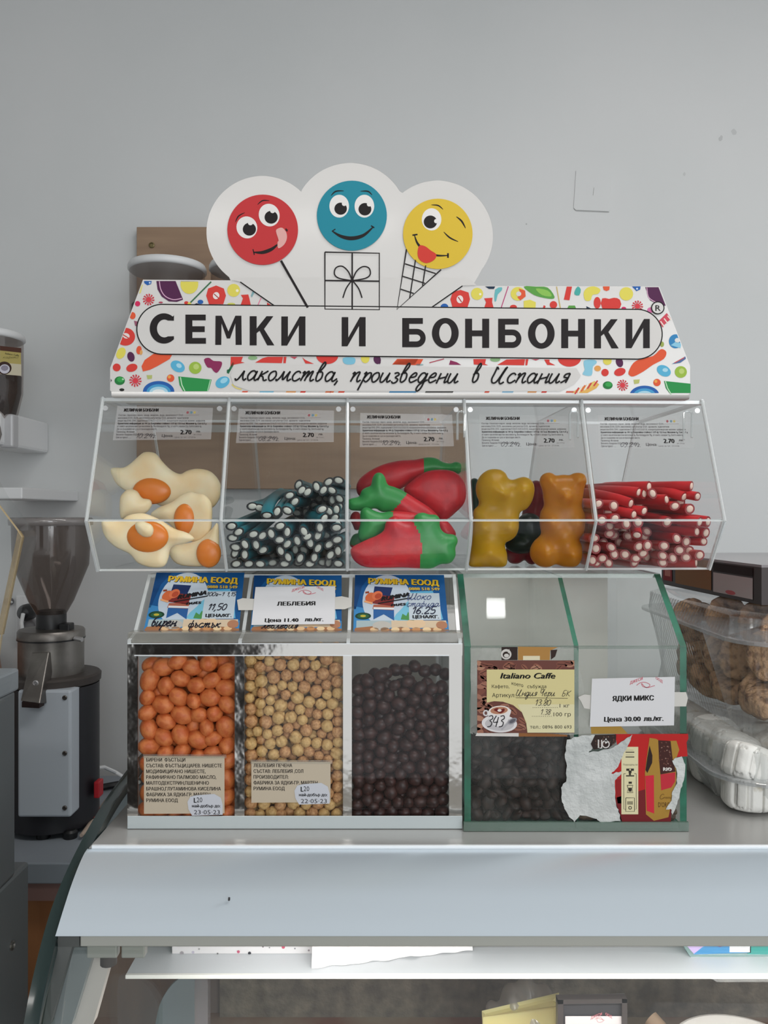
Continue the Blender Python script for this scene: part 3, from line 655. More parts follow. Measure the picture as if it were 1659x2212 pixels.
# printed ingredient cards under the lids
CARD = thin('card_film', (.96, .96, .96), .04, .2, haze=.26, hazecol='d6d4d4')
CARDC = thin('card_film_clear', (.97, .97, .97), .03, .2, haze=.08, hazecol='d6d4d4')
LN = ['Състав: глюкозен сироп, захар, желатин, вода, киселинност Е330,', 'киселина Е330, Е270, киселинен регулатор Е325, аромати, оцветители', 'вещества Е903, Е901, оцветители Е100,Е110,Е120,Е133, концентрати моркови малини, шафранки.',
      'Хранителна информация за 100 гр: Енергийна стойност 1373 kJ / 323 kcal, Мазнини 0g, Сол 0,15 g', 'от които наситени мастни киселини 0g, Въглехидрати 78g, от които захари 52g, Белтъчини 6g.', 'Да се съхранява на сухо и прохладно място.', 'Произход: Испания', 'Вносител: Канделен ООД гр. Русе, Борисова 37', 'Срок на годност: ........']
WD = [.73, .79, .985, 1.0, .95, .45, .20, .43, .17]
NM = ['egg', 'dark blue liquorice', 'strawberry', 'bear', 'red stick']
for i, (tx, ty, lx, rx, dt) in enumerate(((268, 889, 257, 449, '10.24г.'), (532, 895, 520, 711, '08.24г.'), (791, 904, 783, 967, '10.24г.'), (1047, 907, 1040, 1226, '09.24г.'), (1304, 908, 1296, 1484, '09.24г.'))):
    t = thing('ingredient_card', LIDP.hit((lx+rx)/2, ty+58), 'printed price card for the '+('fried egg', 'blue-black stick', 'strawberry', 'gummy bear', 'red stick')[i]+' sweets, under its bin lid', 'label', 'price cards on the sweet display')
    a = Art(LIDP, .0006, .00005); sk = (-.12, -.07, 0, .02, .05)[i]
    a.tr = lambda x, y, tx=tx, ty=ty, lx=lx, rx=rx, sk=sk: (lx+x*(rx-lx)/190+sk*(y-ty), y)
    a.poly([(-5, ty-12), (200, ty-8), (204, ty+60), (-6, ty+62)], CARD if i < 3 else CARDC, 0)
    a.text('ЖЕЛИРАНИ БОНБОНИ', 10, ty, 84, 6.6, '1c1818', 1, bold=.05)
    for j, l in enumerate(LN):
        a.text(l, 0, ty+9.5+j*6.0, 190*WD[j], 3.9, '332a2c' if j != 3 else '1c1618', 1, res=1, bold=.035 if j == 3 else .012)
    a.hand(dt, 37+5, ty+57, 88, 6.0, '26242a', 2, w=.15)
    a.text('Цена:', 98, ty+55, 122, 6, '2c2828', 1, bold=.02).text('2.70', 137, ty+49, 160, 9.5, '161212', 1, bold=.045).text('лв.', 170, ty+45, 180, 4.5, '2c2828', 1, bold=.03).text('за 100гр.', 165, ty+51, 183, 3, '4a4444', 1, res=1).text('Цена за 1кг.: 27.00лв.', 125, ty+57, 171, 3.4, '4a4444', 1, res=1)
    for dx, c in ((0, '8a4a50'), (8, '5c7a88'), (15, 'a89858')): a.ell(147+dx, ty+2, 2.6, 2.8, c, 1, n=12)
    a.line([(139, ty+8), (172, ty+7.5)], .7, '7a6c6c', 1).line(circle(155, ty+3, 13, 6, n=20, a0=pi, a1=2*pi), .5, 'a39a9a', 1)
    a.build('printed_card', t)

# ================================================================= the sign
SGN = Plane(Lw(0, .7405, .104), -EY)
LE = {
'С': None}
t = SIGN = thing('shop_sign', Lw(.02, .745, .1045), 'white shop sign with three smiling lollipop faces and candy pattern border', 'sign')
c1, r1, c2, r2, c3, r3 = (567, 501), 121, (757, 475.5), 123.5, (945, 510), 120
def arc(c, r, p, q, n=40, ccw=False):
    a0 = math.atan2(p[1]-c[1], p[0]-c[0]); a1 = math.atan2(q[1]-c[1], q[0]-c[0])
    if a1 < a0: a1 += 2*pi
    return [(c[0]+r*math.cos(a0+(a1-a0)*i/n), c[1]+r*math.sin(a0+(a1-a0)*i/n)) for i in range(n+1)]
out = [(242, 848), (238, 843), (238, 795), (309, 604), (498, 605.5)]
out += arc(c1, r1, (495, 598), (653, 412)) + arc(c2, r2, (655, 411), (865, 412)) + arc(c3, r3, (867, 413), (1040, 583))
out += [(1031, 600), (1024, 612), (1028, 617), (1424, 619), (1491, 790), (1491, 848), (1487, 853)]
BOARD = mat('white_sign_board', 'd3d0cd', .22, coat=.15)
q = [SGN.hit(x, y) for x, y in out]
MB().use(BOARD).prism(q, EY*.004).build('board', t, m=BOARD, bevel=.0006)
lip = [(241, 849), (1488, 853), (1484, 860), (1478, 862), (250, 858), (245, 856)]
pl2 = Plane(Lw(0, .7397, .104), -EY)
zt = .1042
A, B = SGN.hit(241, 849), SGN.hit(1489, 853)
xa, xb = A.dot(EX)-.7*EX.y, B.dot(EX)-.7*EX.y
MB().prism([Lw(xa, y, z) for y, z in ((.7445, .1085), (.7398, .1085), (.7402, .1055), (.7418, .1044), (.80, .1044), (.80, .1075), (.7445, .1075))], EX*(xb-xa)).build('folded_foot', t, 'all', m=BOARD)
a = Art(SGN, .0002, .00006)
RED, YEL, GRN, BLU, PUR, ORG, CYN = 'd2403a', 'dcd05c', '2f8f4c', '2a5fa8', '54284c', 'dd5a3a', '5aaed0'
def candy_pattern():
    CL = [(0, -1, 849.5), (0, 1, -605.5), ]
    a.clips = [(0, -1, 849), (0, 1, -607), (1, .372, -529.5-.5*0), (-1, .390, 1180)]
    # outer slants: left edge through (238,795)-(309,604); right edge through (1424,619)-(1491,790)
    a.clips[2] = (191, 71, -(191*238+71*795)-350); a.clips[3] = (-171, 67, 171*1491-67*790-350)
    a.frame(220, 330, .3858)
    E, Pn = a.ell, a.poly
    Pn([(235, 712), (280, 712), (276, 735), (255, 742), (238, 730)], BLU); E(268, 728, 5, 5, 'c8d8ea', 1)
    Pn([(305, 716), (412, 716), (455, 822), (420, 835), (375, 832), (335, 805), (312, 765)], PUR); a.line([(322, 720), (330, 765), (355, 803), (400, 822), (448, 815)], 5, 'd7a9c4', 1, sm=4)
    E(490, 735, 50, 55, YEL, 0); Pn([(436, 700), (548, 700), (548, 722), (436, 722)], 'd3d0cd', 0)
    a.line([(612, 722), (485, 850)], 8, '3f6e4c', 0); E(490, 845, 10, 8, YEL, 1); E(473, 840, 12, 9, RED, 0)
    Pn([(600, 848), (584, 800), (595, 760), (640, 743), (683, 760), (695, 800), (680, 848)], RED, 0); E(640, 800, 18, 20, 'e8dcd8', 1, rot=.3); a.line([(628, 790), (655, 815)], 5, 'a83a36', 2)
    E(738, 770, 36, 36, YEL); E(758, 772, 8, 8, 'f0ecd0', 1)
    Pn([(778, 850), (790, 815), (778, 796), (820, 793), (826, 815), (834, 852)], RED, 0, sm=0); Pn([(850, 760), (862, 770), (840, 810), (834, 800)], '7fa8ac', 0)
    a.line([(892, 812), (874, 852)], 5, 'e07a9a', 0); Pn([(925, 838), (952, 855), (925, 858)], RED); E(725, 848, 22, 8, 'c8c860'); E(552, 835, 16, 12, BLU, 1); Pn([(510, 852), (530, 842), (560, 852)], '26304a')
    def mint(x, y, r, l=0):
        for k in range(12):
            a0 = k*pi/6; Pn([(x, y), (x+r*math.cos(a0), y+r*math.sin(a0)), (x+r*.93*math.cos(a0+.3), y+r*.93*math.sin(a0+.3))], 'c83c48', l)
        E(x, y, r*.42, r*.42, 'd4404a', l+1)
    mint(262, 822, 34); E(200, 845, 15, 15, 'd02f5c'); E(172, 912, 17, 20, ORG); Pn([(222, 735), (230, 740), (218, 785), (208, 788)], 'dcd27a')
    E(330, 838, 12, 5, 'b04a60'); Pn([(180, 940), (200, 945), (198, 975), (186, 968)], '94586c')
    E(132, 1030, 54, 50, RED, 0, rot=0); E(136, 1025, 20, 15, 'e4d8d4', 1, rot=.3); a.line([(118, 1018), (150, 1038)], 6, 'c84a44', 2); Pn([(100, 960), (70, 1060), (95, 1060), (120, 985)], 'd3d0cd', 0) if False else None
    E(107, 1122, 24, 34, YEL, 0, rot=.5); E(163, 1142, 20, 28, PUR, 0, rot=-.3); E(208, 1105, 15, 24, ORG, 0, rot=.1); E(220, 1118, 8, 14, 'd8a060', 1, rot=.1)
    E(83, 1202, 22, 22, RED); E(168, 1204, 32, 22, RED, 0, rot=-.3)
    Pn([(222, 1195), (240, 1160), (290, 1125), (395, 1128), (380, 1155), (310, 1195), (270, 1215), (230, 1225)], ORG, 0)
    E(425, 1196, 42, 30, CYN, 0, rot=.5); E(432, 1192, 16, 12, 'a8d4e4', 1, rot=.5); E(523, 1204, 35, 34, '9ab848'); E(528, 1198, 16, 16, 'b8cc74', 1)
    Pn([(572, 1158), (600, 1148), (625, 1165), (670, 1170), (668, 1200), (645, 1232), (625, 1222), (612, 1205), (590, 1200)], '8a2f58', 0, sm=3)
    Pn([(722, 1142), (790, 1142), (780, 1170), (800, 1175), (745, 1185), (720, 1200)], RED, 0); a.line([(738, 1175), (705, 1235)], 12, '2f6e4c', 0); Pn([(700, 1235), (700, 1215), (722, 1210)], '2f6e4c')
    E(100, 1276, 29, 24, '2a7a40', 0); E(104, 1270, 20, 15, '3ca050', 1); E(118, 1268, 6, 5, 'a8d8ac', 2); mint(188, 1276, 36)
    Pn([(250, 1245), (282, 1245), (280, 1265), (256, 1268)], 'b0b870'); E(385, 1262, 21, 21, ORG); E(378, 1255, 9, 9, 'e8a050', 1)
    Pn(circle(318, 1338, 88, 60, n=30, a0=pi, a1=2*pi), '2a5fa8', 0); Pn(circle(318, 1340, 68, 44, n=30, a0=pi, a1=2*pi), '4a9ac8', 1); Pn(circle(318, 1340, 52, 30, n=30, a0=pi, a1=2*pi), 'a8d0e0', 2); Pn(circle(318, 1342, 36, 18, n=30, a0=pi, a1=2*pi), 'e0e4e4', 3)
    Pn([(428, 1252), (615, 1270), (600, 1325), (595, 1335), (455, 1335), (435, 1300)], GRN, 0); a.line([(440, 1256), (448, 1300), (465, 1335)], 6, 'b8dcb8', 1); a.line([(608, 1272), (592, 1335)], 6, 'a0d0a8', 1)
    E(676, 1285, 42, 30, CYN, 0, rot=-.5); E(684, 1275, 22, 14, '9ad0e4', 1, rot=-.5); a.line([(728, 1296), (750, 1315), (782, 1325)], 8, 'd8c878', 0, sm=4); Pn([(50, 1265), (56, 1275), (50, 1285)], '333'+'333'); E(112, 1327, 14, 8, '2a2a28')
    E(845, 1148, 26, 12, '8cb080'); Pn([(858, 1175), (900, 1150), (930, 1142), (1015, 1142), (1008, 1178)], RED); Pn([(1018, 1142), (1034, 1142), (1030, 1178), (1016, 1178)], RED)
    Pn([(1052, 1142), (1095, 1142), (1080, 1155)], 'c04a5a'); Pn([(1122, 1145), (1140, 1160), (1188, 1182), (1140, 1180)], RED, 0); Pn(circle(1262, 1135, 62, 48, n=20, a0=0, a1=pi), RED, 0)
    Pn([(1352, 1148), (1415, 1148), (1412, 1182), (1360, 1182)], '7cbcd4', 0, sm=3); E(1475, 1150, 24, 28, YEL); E(1542, 1158, 20, 26, PUR, 0, rot=-.3)
    Pn([(1630, 1185), (1660, 1155), (1800, 1155), (1780, 1190)], ORG, 0)
    # right half, second enlargement
    a.frame(820, 330, .422)
    Pn([(64, 1084), (90, 1055), (197, 1055), (180, 1084)], ORG, 0); Pn([(0, 1055), (6, 1075), (0, 1085)], PUR); Pn([(355, 1085), (362, 1062), (395, 1072), (418, 1086)], '8a2f58'); a.line([(255, 1075), (330, 1055)], 5, 'b04858'); E(205, 1085, 20, 5, '98b0b0')
    Pn([(480, 1056), (545, 1056), (540, 1080), (556, 1088), (482, 1084)], RED); E(592, 1058, 26, 12, '8cb080'); Pn([(602, 1086), (650, 1058), (745, 1056), (740, 1088)], RED); Pn([(748, 1056), (762, 1056), (756, 1088), (746, 1088)], RED)
    Pn([(775, 1056), (820, 1056), (800, 1064)], 'c04a5a'); Pn([(842, 1058), (870, 1058), (870, 1072), (900, 1088), (858, 1086)], RED); Pn(circle(972, 1050, 60, 45, n=20, a0=0, a1=pi), RED)
    Pn([(1050, 1062), (1100, 1060), (1112, 1075), (1092, 1095), (1085, 1140), (1040, 1135), (1050, 1110), (1045, 1085)], '8cc4d8', 0, sm=3)
    E(1116, 1104, 17, 15, 'e0a05a'); E(1166, 1066, 22, 20, YEL, 0); E(1228, 1072, 18, 26, PUR, 0, rot=-.3); E(1154, 1125, 19, 19, RED); E(1230, 1122, 30, 20, RED, 0, rot=-.3)
    Pn([(1275, 1120), (1300, 1075), (1345, 1052), (1400, 1040), (1440, 1005), (1468, 1020), (1455, 1055), (1400, 1085), (1350, 1120), (1300, 1145), (1278, 1138)], ORG, 0, sm=3)
    E(1455, 1116, 38, 27, CYN, 0, rot=.5); E(1462, 1112, 14, 10, 'a8d4e4', 1); E(1542, 1122, 31, 30, '9ab848'); E(1546, 1118, 14, 14, 'b8cc74', 1)
    E(1168, 1190, 25, 20, '2a7a40'); E(1172, 1186, 17, 12, '3ca050', 1); mint(1244, 1190, 30); Pn([(1300, 1162), (1332, 1160), (1328, 1180), (1304, 1184)], 'b8bc70'); E(1420, 1176, 19, 19, ORG); E(1414, 1170, 8, 8, 'e8a050', 1)
    Pn(circle(1356, 1242, 76, 50, n=30, a0=pi, a1=2*pi), '2a5fa8', 0); Pn(circle(1356, 1243, 58, 37, n=30, a0=pi, a1=2*pi), '4a9ac8', 1); Pn(circle(1356, 1243, 42, 24, n=30, a0=pi, a1=2*pi), 'a8d0e0', 2)
    Pn([(1456, 1168), (1592, 1182), (1592, 1240), (1490, 1238), (1465, 1205)], GRN, 0); a.line([(1463, 1170), (1474, 1205), (1494, 1238)], 5, 'b8dcb8', 1)
    Pn([(975, 1238), (1010, 1210), (1060, 1188), (1100, 1168), (1125, 1185), (1110, 1205), (1060, 1232)], 'e0b060', 0)
    for k, c in enumerate(('c83c48', 'e8e0dc', 'd86a4a', 'e8e0dc', 'c83c48', 'e0c870', 'c83c48')): a.line([(1000+16*k, 1236-7*k), (1020+16*k, 1202-6*k)], 7, c, 1)
    Pn([(1428, 862), (1470, 820), (1492, 850), (1458, 880), (1450, 895)], 'cc4c5c', 0)
    for k in range(3): a.line([(1438+18*k, 862-14*k), (1456+18*k, 888-16*k)], 6, 'e8dcd0', 1)
    E(1515, 965, 34, 36, '3a84b8', 0); E(1524, 960, 13, 12, 'dddbd8', 1); Pn([(1490, 985), (1540, 1000), (1545, 975), (1515, 968)], '8cc4dc', 1); Pn([(1495, 1082), (1565, 1042), (1568, 1055), (1540, 1075)], '54709c'); a.line([(1510, 1075), (1560, 1048)], 4, 'd05050', 1)
    E(1446, 980, 10, 14, '9aa858')
    # top right band
    E(332, 790, 20, 18, BLU, 0); Pn([(375, 798), (362, 750), (375, 712), (415, 702), (455, 715), (463, 750), (448, 798)], RED, 0); E(411, 750, 17, 20, 'e8dcd8', 1); a.line([(402, 738), (420, 764)], 5, 'a83a36', 2)
    E(499, 722, 31, 31, YEL); E(515, 724, 6, 6, 'f0ecd0', 1); Pn([(540, 684), (592, 684), (585, 697), (560, 697)], '22344a'); Pn([(592, 700), (625, 688), (625, 705), (605, 725), (597, 758), (588, 756)], '6ab4b8', 0, sm=2)
    Pn([(534, 798), (545, 765), (535, 745), (578, 742), (576, 765), (585, 798)], RED); a.line([(660, 684), (622, 798)], 7, 'b8527c', 0); a.line([(663, 684), (625, 798)], 2.5, 'e8dce0', 1)
    E(708, 722, 37, 35, YEL, 0); Pn([(712, 695), (745, 705), (748, 735), (720, 756), (705, 740), (722, 722)], ORG, 1); E(712, 722, 13, 12, 'd3d0cd', 2)
    Pn([(738, 685), (800, 685), (860, 690), (895, 735), (880, 748), (820, 738), (780, 722)], '5c9c48', 0, sm=3); Pn([(800, 695), (860, 705), (880, 735), (830, 728)], '8abc58', 1, sm=3)
    E(685, 790, 18, 12, RED); Pn([(738, 796), (738, 758), (770, 752), (800, 765), (798, 796)], YEL); Pn([(835, 798), (840, 780), (850, 785), (846, 798)], RED); E(890, 778, 19, 19, RED); a.line([(906, 685), (926, 798)], 5, 'c8b068', 0)
    Pn([(958, 685), (985, 685), (972, 755), (943, 752)], RED); Pn([(1015, 684), (1030, 700), (1022, 730), (998, 725), (1000, 705)], '4aa8a0', 0, sm=2); Pn([(1052, 755), (1045, 715), (1065, 690), (1100, 684), (1130, 700), (1118, 722), (1090, 728), (1080, 755)], YEL, 0, sm=3)
    Pn([(1143, 684), (1178, 684), (1176, 702), (1162, 708), (1147, 702)], ORG); E(1263, 722, 35, 34, YEL); Pn([(1292, 684), (1336, 684), (1334, 700), (1315, 708)], BLU); E(1318, 696, 5, 5, 'c8d8ea', 1)
    E(1114, 768, 18, 30, RED); Pn([(1140, 745), (1175, 748), (1200, 742), (1230, 752), (1230, 796), (1140, 796)], RED, 0, sm=2); Pn([(960, 798), (968, 782), (1000, 782), (1006, 798)], '5c9c48'); Pn([(1058, 785), (1085, 798), (1060, 798)], '22344a')
    mint(1320, 785, 30); Pn([(1360, 688), (1437, 688), (1467, 782), (1440, 785), (1385, 755)], PUR); a.line([(1368, 690), (1375, 735), (1400, 758), (1450, 780)], 4, 'd7a9c4', 1, sm=3); E(1250, 796, 12, 8, 'cc3c6c'); E(1388, 805, 18, 14, 'd070a0', 0)
    # slivers of print along the bottom edge
    a.tr = lambda x, y: (x, y)
    for x0, x1, c in ((522, 536, 'cf5b48'), (560, 592, '7fb4cc'), (617, 640, 'd49a68'), (648, 661, 'cc4a40'), (702, 722, 'cf7a58'), (712, 716, 'c83c48'), (730, 745, 'd05a4a'), (840, 900, '5a8cb0'), (918, 980, '5c5a58'), (1046, 1058, 'cf5b48'), (1084, 1110, '8cb4cc'), (1139, 1160, 'd49a68'), (1169, 1182, 'cc4a40'), (1222, 1240, 'cf6a58')):
        a.poly([(x0+2, 844.5), (x1, 844.5), (x1-2, 848.5), (x0, 848.5)], c, 0)
    a.clips = []
candy_pattern()
a.tr = lambda x, y: (x, y); a.k = 1
# white wedge under the faces, white panels, pill
WH = 'd3d0cd'
a.poly([(498, 604.5), (519, 609), (595, 662), (928, 667), (999, 617), (1030, 616), (1010, 600), (520, 600)], WH, 5)
a.line([(519, 609), (595, 662)], 2.4, '1a1717', 6).line([(999, 617.5), (928, 667)], 2.4, '1a1717', 6)
a.poly([(505, 788), (1245, 795), (1255, 812), (1240, 830), (1210, 845), (540, 844.5), (505, 832), (498, 812)], WH, 4)
def pill(g):
    L = [(350, 657.5-g), (1376, 668.3-g)] + [(1376+(54.5+g)*math.sin(k)*1.0, 722-(53.8+g)*math.cos(k)) for k in np.linspace(0.05, pi-.05, 24)] + [(1376, 775.8+g), (350, 765.2+g)]
    L += [(350-(54.5+g)*math.sin(k), 711.3+(53.8+g)*math.cos(k)) for k in np.linspace(.05, pi-.05, 24)]
    return L
a.poly(pill(1.2), '1a1717', 7).poly(pill(-1.3), WH, 8)
a.ell(1421, 665, 14.5, 14, '1a1717', 9).ell(1421, 665, 12.2, 11.7, WH, 10)
def bold(ch, x0, y0, x1, y1):
    h = 63; w = x1-x0; c = '241f20'; S_ = 15/w; T_ = 12.5/h
    def pp(L, col=c, l=11): a.poly([(x0+u*w, y0-v*h) for u, v in L], col, l)
    def el(sc, col, l, a0=0, a1=2*pi): pp([(.5+sc[0]*math.cos(k), .5+sc[1]*math.sin(k)) for k in np.linspace(a0, a1, 48, endpoint=(a1-a0 < 6))], col, l)
    if ch == 'О': el((.5, .52), c, 11); el((.5-S_*1.05, .52-T_*.95), WH, 12)
    elif ch == 'С':
        pp([(.58+.58*math.cos(k), .5+.52*math.sin(k)) for k in np.linspace(.78, 2*pi-.78, 40)] + [(.99, .05), (.99, .235)] + [(.60+.60*(1-S_*1.75)*math.cos(k), .5+(.52-T_*1.08)*math.sin(k)) for k in np.linspace(2*pi-1.1, 1.1, 40)] + [(.99, .765), (.99, .95)])
    elif ch == 'Е': pp([(0, 0), (1, 0), (1, T_), (S_, T_), (S_, .5-T_*.5), (.94, .5-T_*.5), (.94, .5+T_*.5), (S_, .5+T_*.5), (S_, 1-T_), (.99, 1-T_), (.99, 1), (0, 1)])
    elif ch == 'М': s2 = 13/w; pp([(0, 0), (s2, 0), (s2+.01, .74), (.44, .22), (.56, .22), (1-s2-.01, .74), (1-s2, 0), (1, 0), (.99, 1), (.76, 1), (.5, .46), (.24, 1), (.01, 1)])
    elif ch == 'К': pp([(0, 0), (S_, 0), (S_, .42), (.40, .50), (.71, 0), (1, 0), (.58, .56), (.96, 1), (.68, 1), (S_, .58), (S_, 1), (0, 1)])
    elif ch == 'И': pp([(0, 0), (.24, 0), (1-S_*.95, .70), (1-S_*.95, 0), (1, 0), (1, 1), (.76, 1), (S_*.95, .30), (S_*.95, 1), (0, 1)])
    elif ch == 'Н': pp([(0, 0), (S_, 0), (S_, .5-T_*.5), (1-S_, .5-T_*.5), (1-S_, 0), (1, 0), (1, 1), (1-S_, 1), (1-S_, .5+T_*.5), (S_, .5+T_*.5), (S_, 1), (0, 1)])
    elif ch == 'Б':
        pp([(0, 0), (.55, 0)] + [(.62+.38*math.cos(k), .315+.315*math.sin(k)) for k in np.linspace(-pi/2, pi/2, 16)] + [(S_, .63), (S_, 1-T_), (.88, 1-T_), (.88, 1), (0, 1)])
        pp([(S_, T_), (.55, T_)] + [(.60+.17*math.cos(k), .315+(.315-T_)*math.sin(k)) for k in np.linspace(-pi/2, pi/2, 12)] + [(S_, .63-T_)], WH, 12)
def G(x): return 220+x*.3858
def H_(x): return 820+x*.422
for ch, x0, x1, y in (('С', G(268), G(405), 741), ('Е', G(468), G(583), 742.5), ('М', G(635), G(783), 745), ('К', G(828), G(966), 746), ('И', G(1005), G(1140), 746.5), ('И', G(1343), G(1477), 748),
                      ('Б', H_(116), H_(236), 750), ('О', H_(268), H_(405), 751), ('Н', H_(438), H_(561), 751.5), ('Б', H_(607), H_(726), 751.5), ('О', H_(760), H_(896), 752), ('Н', H_(930), H_(1052), 752), ('К', H_(1098), H_(1224), 752.5), ('И', H_(1260), H_(1383), 752)):
    bold(ch, x0, y, x1, y+.5)
a.text('R', 1416, 671.5, 1427, 13, '1a1717', 12, bold=.01)
x = 0
for wd, x0, x1, y0, y1 in (('лакомства,', 509, 735, 821, 824), ('произведени', 757, 991, 824.5, 827), ('в', 1018, 1037, 826, 826), ('Испания', 1062, 1230, 827, 827)):
    a.hand(wd, x0, y0, x1, 20.5, '1a1818', 11, w=.175, slant=.30, y1=y1, sm=5, taper=False)
# faces
K = '221d1e'
a.frame(220, 330, .3858)
a.ell(900.5, 431, 198, 197, 'c2393c', 9, n=64); a.ell(1400, 352, 196, 196, '27879a', 9, n=64)
def eye(x, y, rx, ry, rot, px_, py_, pr, hx, hy, hr): a.ell(x, y, rx, ry, 'e6e2df', 10, rot); a.ell(px_, py_, pr, pr*.97, K, 11); a.ell(hx, hy, hr, hr, 'e6e2df', 12)
eye(812, 418, 58, 62, -.3, 826, 428, 37, 832, 392, 14); eye(937, 349, 58, 64, -.3, 948, 361, 37, 956, 324, 14)
eye(1329, 299, 55, 64, 0, 1337, 313, 35, 1357, 285, 13); eye(1470, 299, 55, 64, 0, 1473, 316, 36, 1497, 288, 13)
a.line([(748, 388), (765, 355), (800, 335)], 7, K, 10, sm=5, taper=True).line([(872, 290), (900, 268), (938, 268)], 7, K, 10, sm=5, taper=True)
a.line([(850, 557), (900, 558), (950, 540), (988, 510)], 20, K, 10, sm=6, taper=True).line([(846, 540), (854, 572)], 6, K, 10).line([(1018, 437), (1043, 430)], 8, K, 10, taper=True).line([(1030, 424), (1038, 440)], 7, K, 11)
a.poly([(975, 440), (985, 425), (1010, 420), (1032, 445), (1036, 480), (1020, 515), (988, 535), (984, 500), (990, 490)], 'dfa8a2', 12, sm=3)
a.line([(1283, 240), (1310, 216), (1355, 213)], 8, K, 10, sm=5, taper=True).line([(1448, 215), (1490, 216), (1513, 236)], 8, K, 10, sm=5, taper=True)
a.line([(1292, 440), (1340, 468), (1400, 479), (1465, 462), (1520, 415)], 22, K, 10, sm=6, taper=True).line([(1288, 440), (1308, 427)], 6, K, 10).line([(1507, 408), (1526, 420)], 7, K, 10)
a.line([(1003, 604), (1153, 867)], 13, K, 9)
a.line([(1249, 556), (1554, 562), (1554, 879), (1249, 875), (1249, 556), (1260, 556)], 7, K, 9); a.line([(1402, 560), (1402, 877)], 8, K, 10); a.line([(1250, 715), (1554, 719)], 8, K, 10)
a.line([(1402, 716), (1380, 665), (1345, 635), (1310, 645), (1303, 680), (1330, 703), (1402, 716)], 7, K, 11, sm=6); a.line([(1402, 716), (1425, 665), (1460, 638), (1495, 645), (1503, 680), (1475, 703), (1402, 716)], 7, K, 11, sm=6)
a.line([(1398, 716), (1368, 760), (1350, 812)], 7, K, 11, sm=5); a.line([(1404, 716), (1438, 760), (1457, 812)], 7, K, 11, sm=5); a.ell(1402, 716, 11, 10, K, 12)
a.frame(820, 330, .422)
a.ell(298, 415, 178, 180, 'd9b83c', 9, n=64)
eye(266, 341, 50, 57, 0, 260, 354, 34, 290, 350, 11); a.line([(265, 267), (300, 270), (325, 290)], 7, K, 10, sm=5, taper=True); a.line([(393, 327), (420, 350), (440, 386)], 9, K, 10, sm=5, taper=True); a.line([(328, 405), (360, 435), (402, 455)], 8, K, 10, sm=5, taper=True)
a.line([(178, 420), (195, 465), (235, 505), (290, 525), (352, 526)], 14, K, 10, sm=6, taper=True); a.line([(168, 422), (194, 418)], 8, K, 10); a.line([(350, 514), (350, 538)], 9, K, 10)
a.poly([(203, 476), (232, 478), (262, 500), (290, 520), (280, 548), (240, 565), (205, 548), (194, 515)], 'cf3f36', 12, sm=3)
a.line([(138, 493), (89, 802), (315, 598)], 7, K, 9); a.line([(184, 548), (154, 745)], 6, K, 9); a.line([(236, 576), (220, 680)], 6, K, 9)
a.line([(130, 568), (287, 618)], 6, K, 10); a.line([(118, 632), (232, 668)], 6, K, 10); a.line([(108, 698), (175, 720)], 6, K, 10)
a.build('printed_face', t)

# ================================================================= silver-edged nut box
t = NUT = thing('nut_box', P(636, 1785, .80), 'clear nut box with mirrored silver strips and three bins, under the sweet display', 'bin')
Yf = .683; ZB = -.2668
def R3(x0, y0, x1, y1, Y, d, name, m, bevel=0, zb=None, label=None):
    A, B = P(x0, y0, Y), P(x1, y1, Y)
    return MB().box(A.x, B.x, Y, Y+d, zb if zb is not None else B.z, A.z).build(name, t, m=m, bevel=bevel, label=label)
MIR = mat('mirror_foil', 'd8d6d2', .10, 1.0, bump=.35, bscale=22, bdist=.003)
XA, XB = P(275, 1400, Yf).x, P(998, 1400, Yf).x
SLT = [(.6835, -.108), (.699, -.1045), (.744, -.0572), (1.0, -.0572), (1.0, ZB), (.6835, ZB)]   # side profile
for i, x in enumerate((XA, P(517, 1400, Yf).x-.001, P(751, 1400, Yf).x-.001, XB-.003)):
    mb = MB(); mb.use(GLASS).prism([(x, y, z) for y, z in SLT], Vector((.003, 0, 0)), side=AEDGE, back=GLASS); mb.build('side_panel' if i in (0, 3) else 'divider', t)
mb = MB(); panel(mb, [(XA, .6832, ZB), (XB, .6832, ZB), (XB, .6832, -.111), (XA, .6832, -.111)], .003, GLASS, AEDGE); mb.build('front_panel', t)
mb = MB(); panel(mb, [(XA+.003, .700, -.1035), (XB-.003, .700, -.1035), (XB-.003, .7435, -.0575), (XA+.003, .7435, -.0575)], .003, GLASS, AEDGE); mb.build('sloping_lid', t)
mb = MB(); panel(mb, [(XA+.003, 1.0, -.0572), (XA+.003, .7435, -.0572), (XB-.003, .7435, -.0572), (XB-.003, 1.0, -.0572)], .003, GLASS, AEDGE); mb.build('top_panel', t)
MB().box(XA+.003, XB-.003, .98, .985, ZB, -.060).build('back_panel', t, m=mat('cloudy_back', 'b9b4ae', .5, mix='a39d95', mscale=8))
MB().box(XA+.003, XB-.003, .6865, .98, ZB, ZB+.004).build('bottom_panel', t, m=GLASS)
LIDN = plane3(Vector((-.1, .700, -.1035)), Vector((.1, .700, -.1035)), Vector((0, .7435, -.0575)))
FRN = Plane((0, .6832, 0), (0, -1, 0))
R3(275, 1366, 1000, 1390, .687, .014, 'hinge_rail', thin('hinge_rail', (.9, .91, .9), .2, .12, haze=.4, hazecol='b9b6ac', smudge=.2), .001)
R3(275, 1391, 999, 1416, .6826, .0008, 'foil_strip', MIR)
R3(275, 1416, 298, 1763, .6826, .0008, 'foil_strip', MIR)
R3(507, 1416, 528, 1763, .6826, .0008, 'foil_strip', MIR)
R3(741, 1416, 760, 1763, .6826, .0008, 'foil_strip', MIR)
R3(970, 1416, 998, 1763, .6826, .0008, 'foil_strip', MIR)
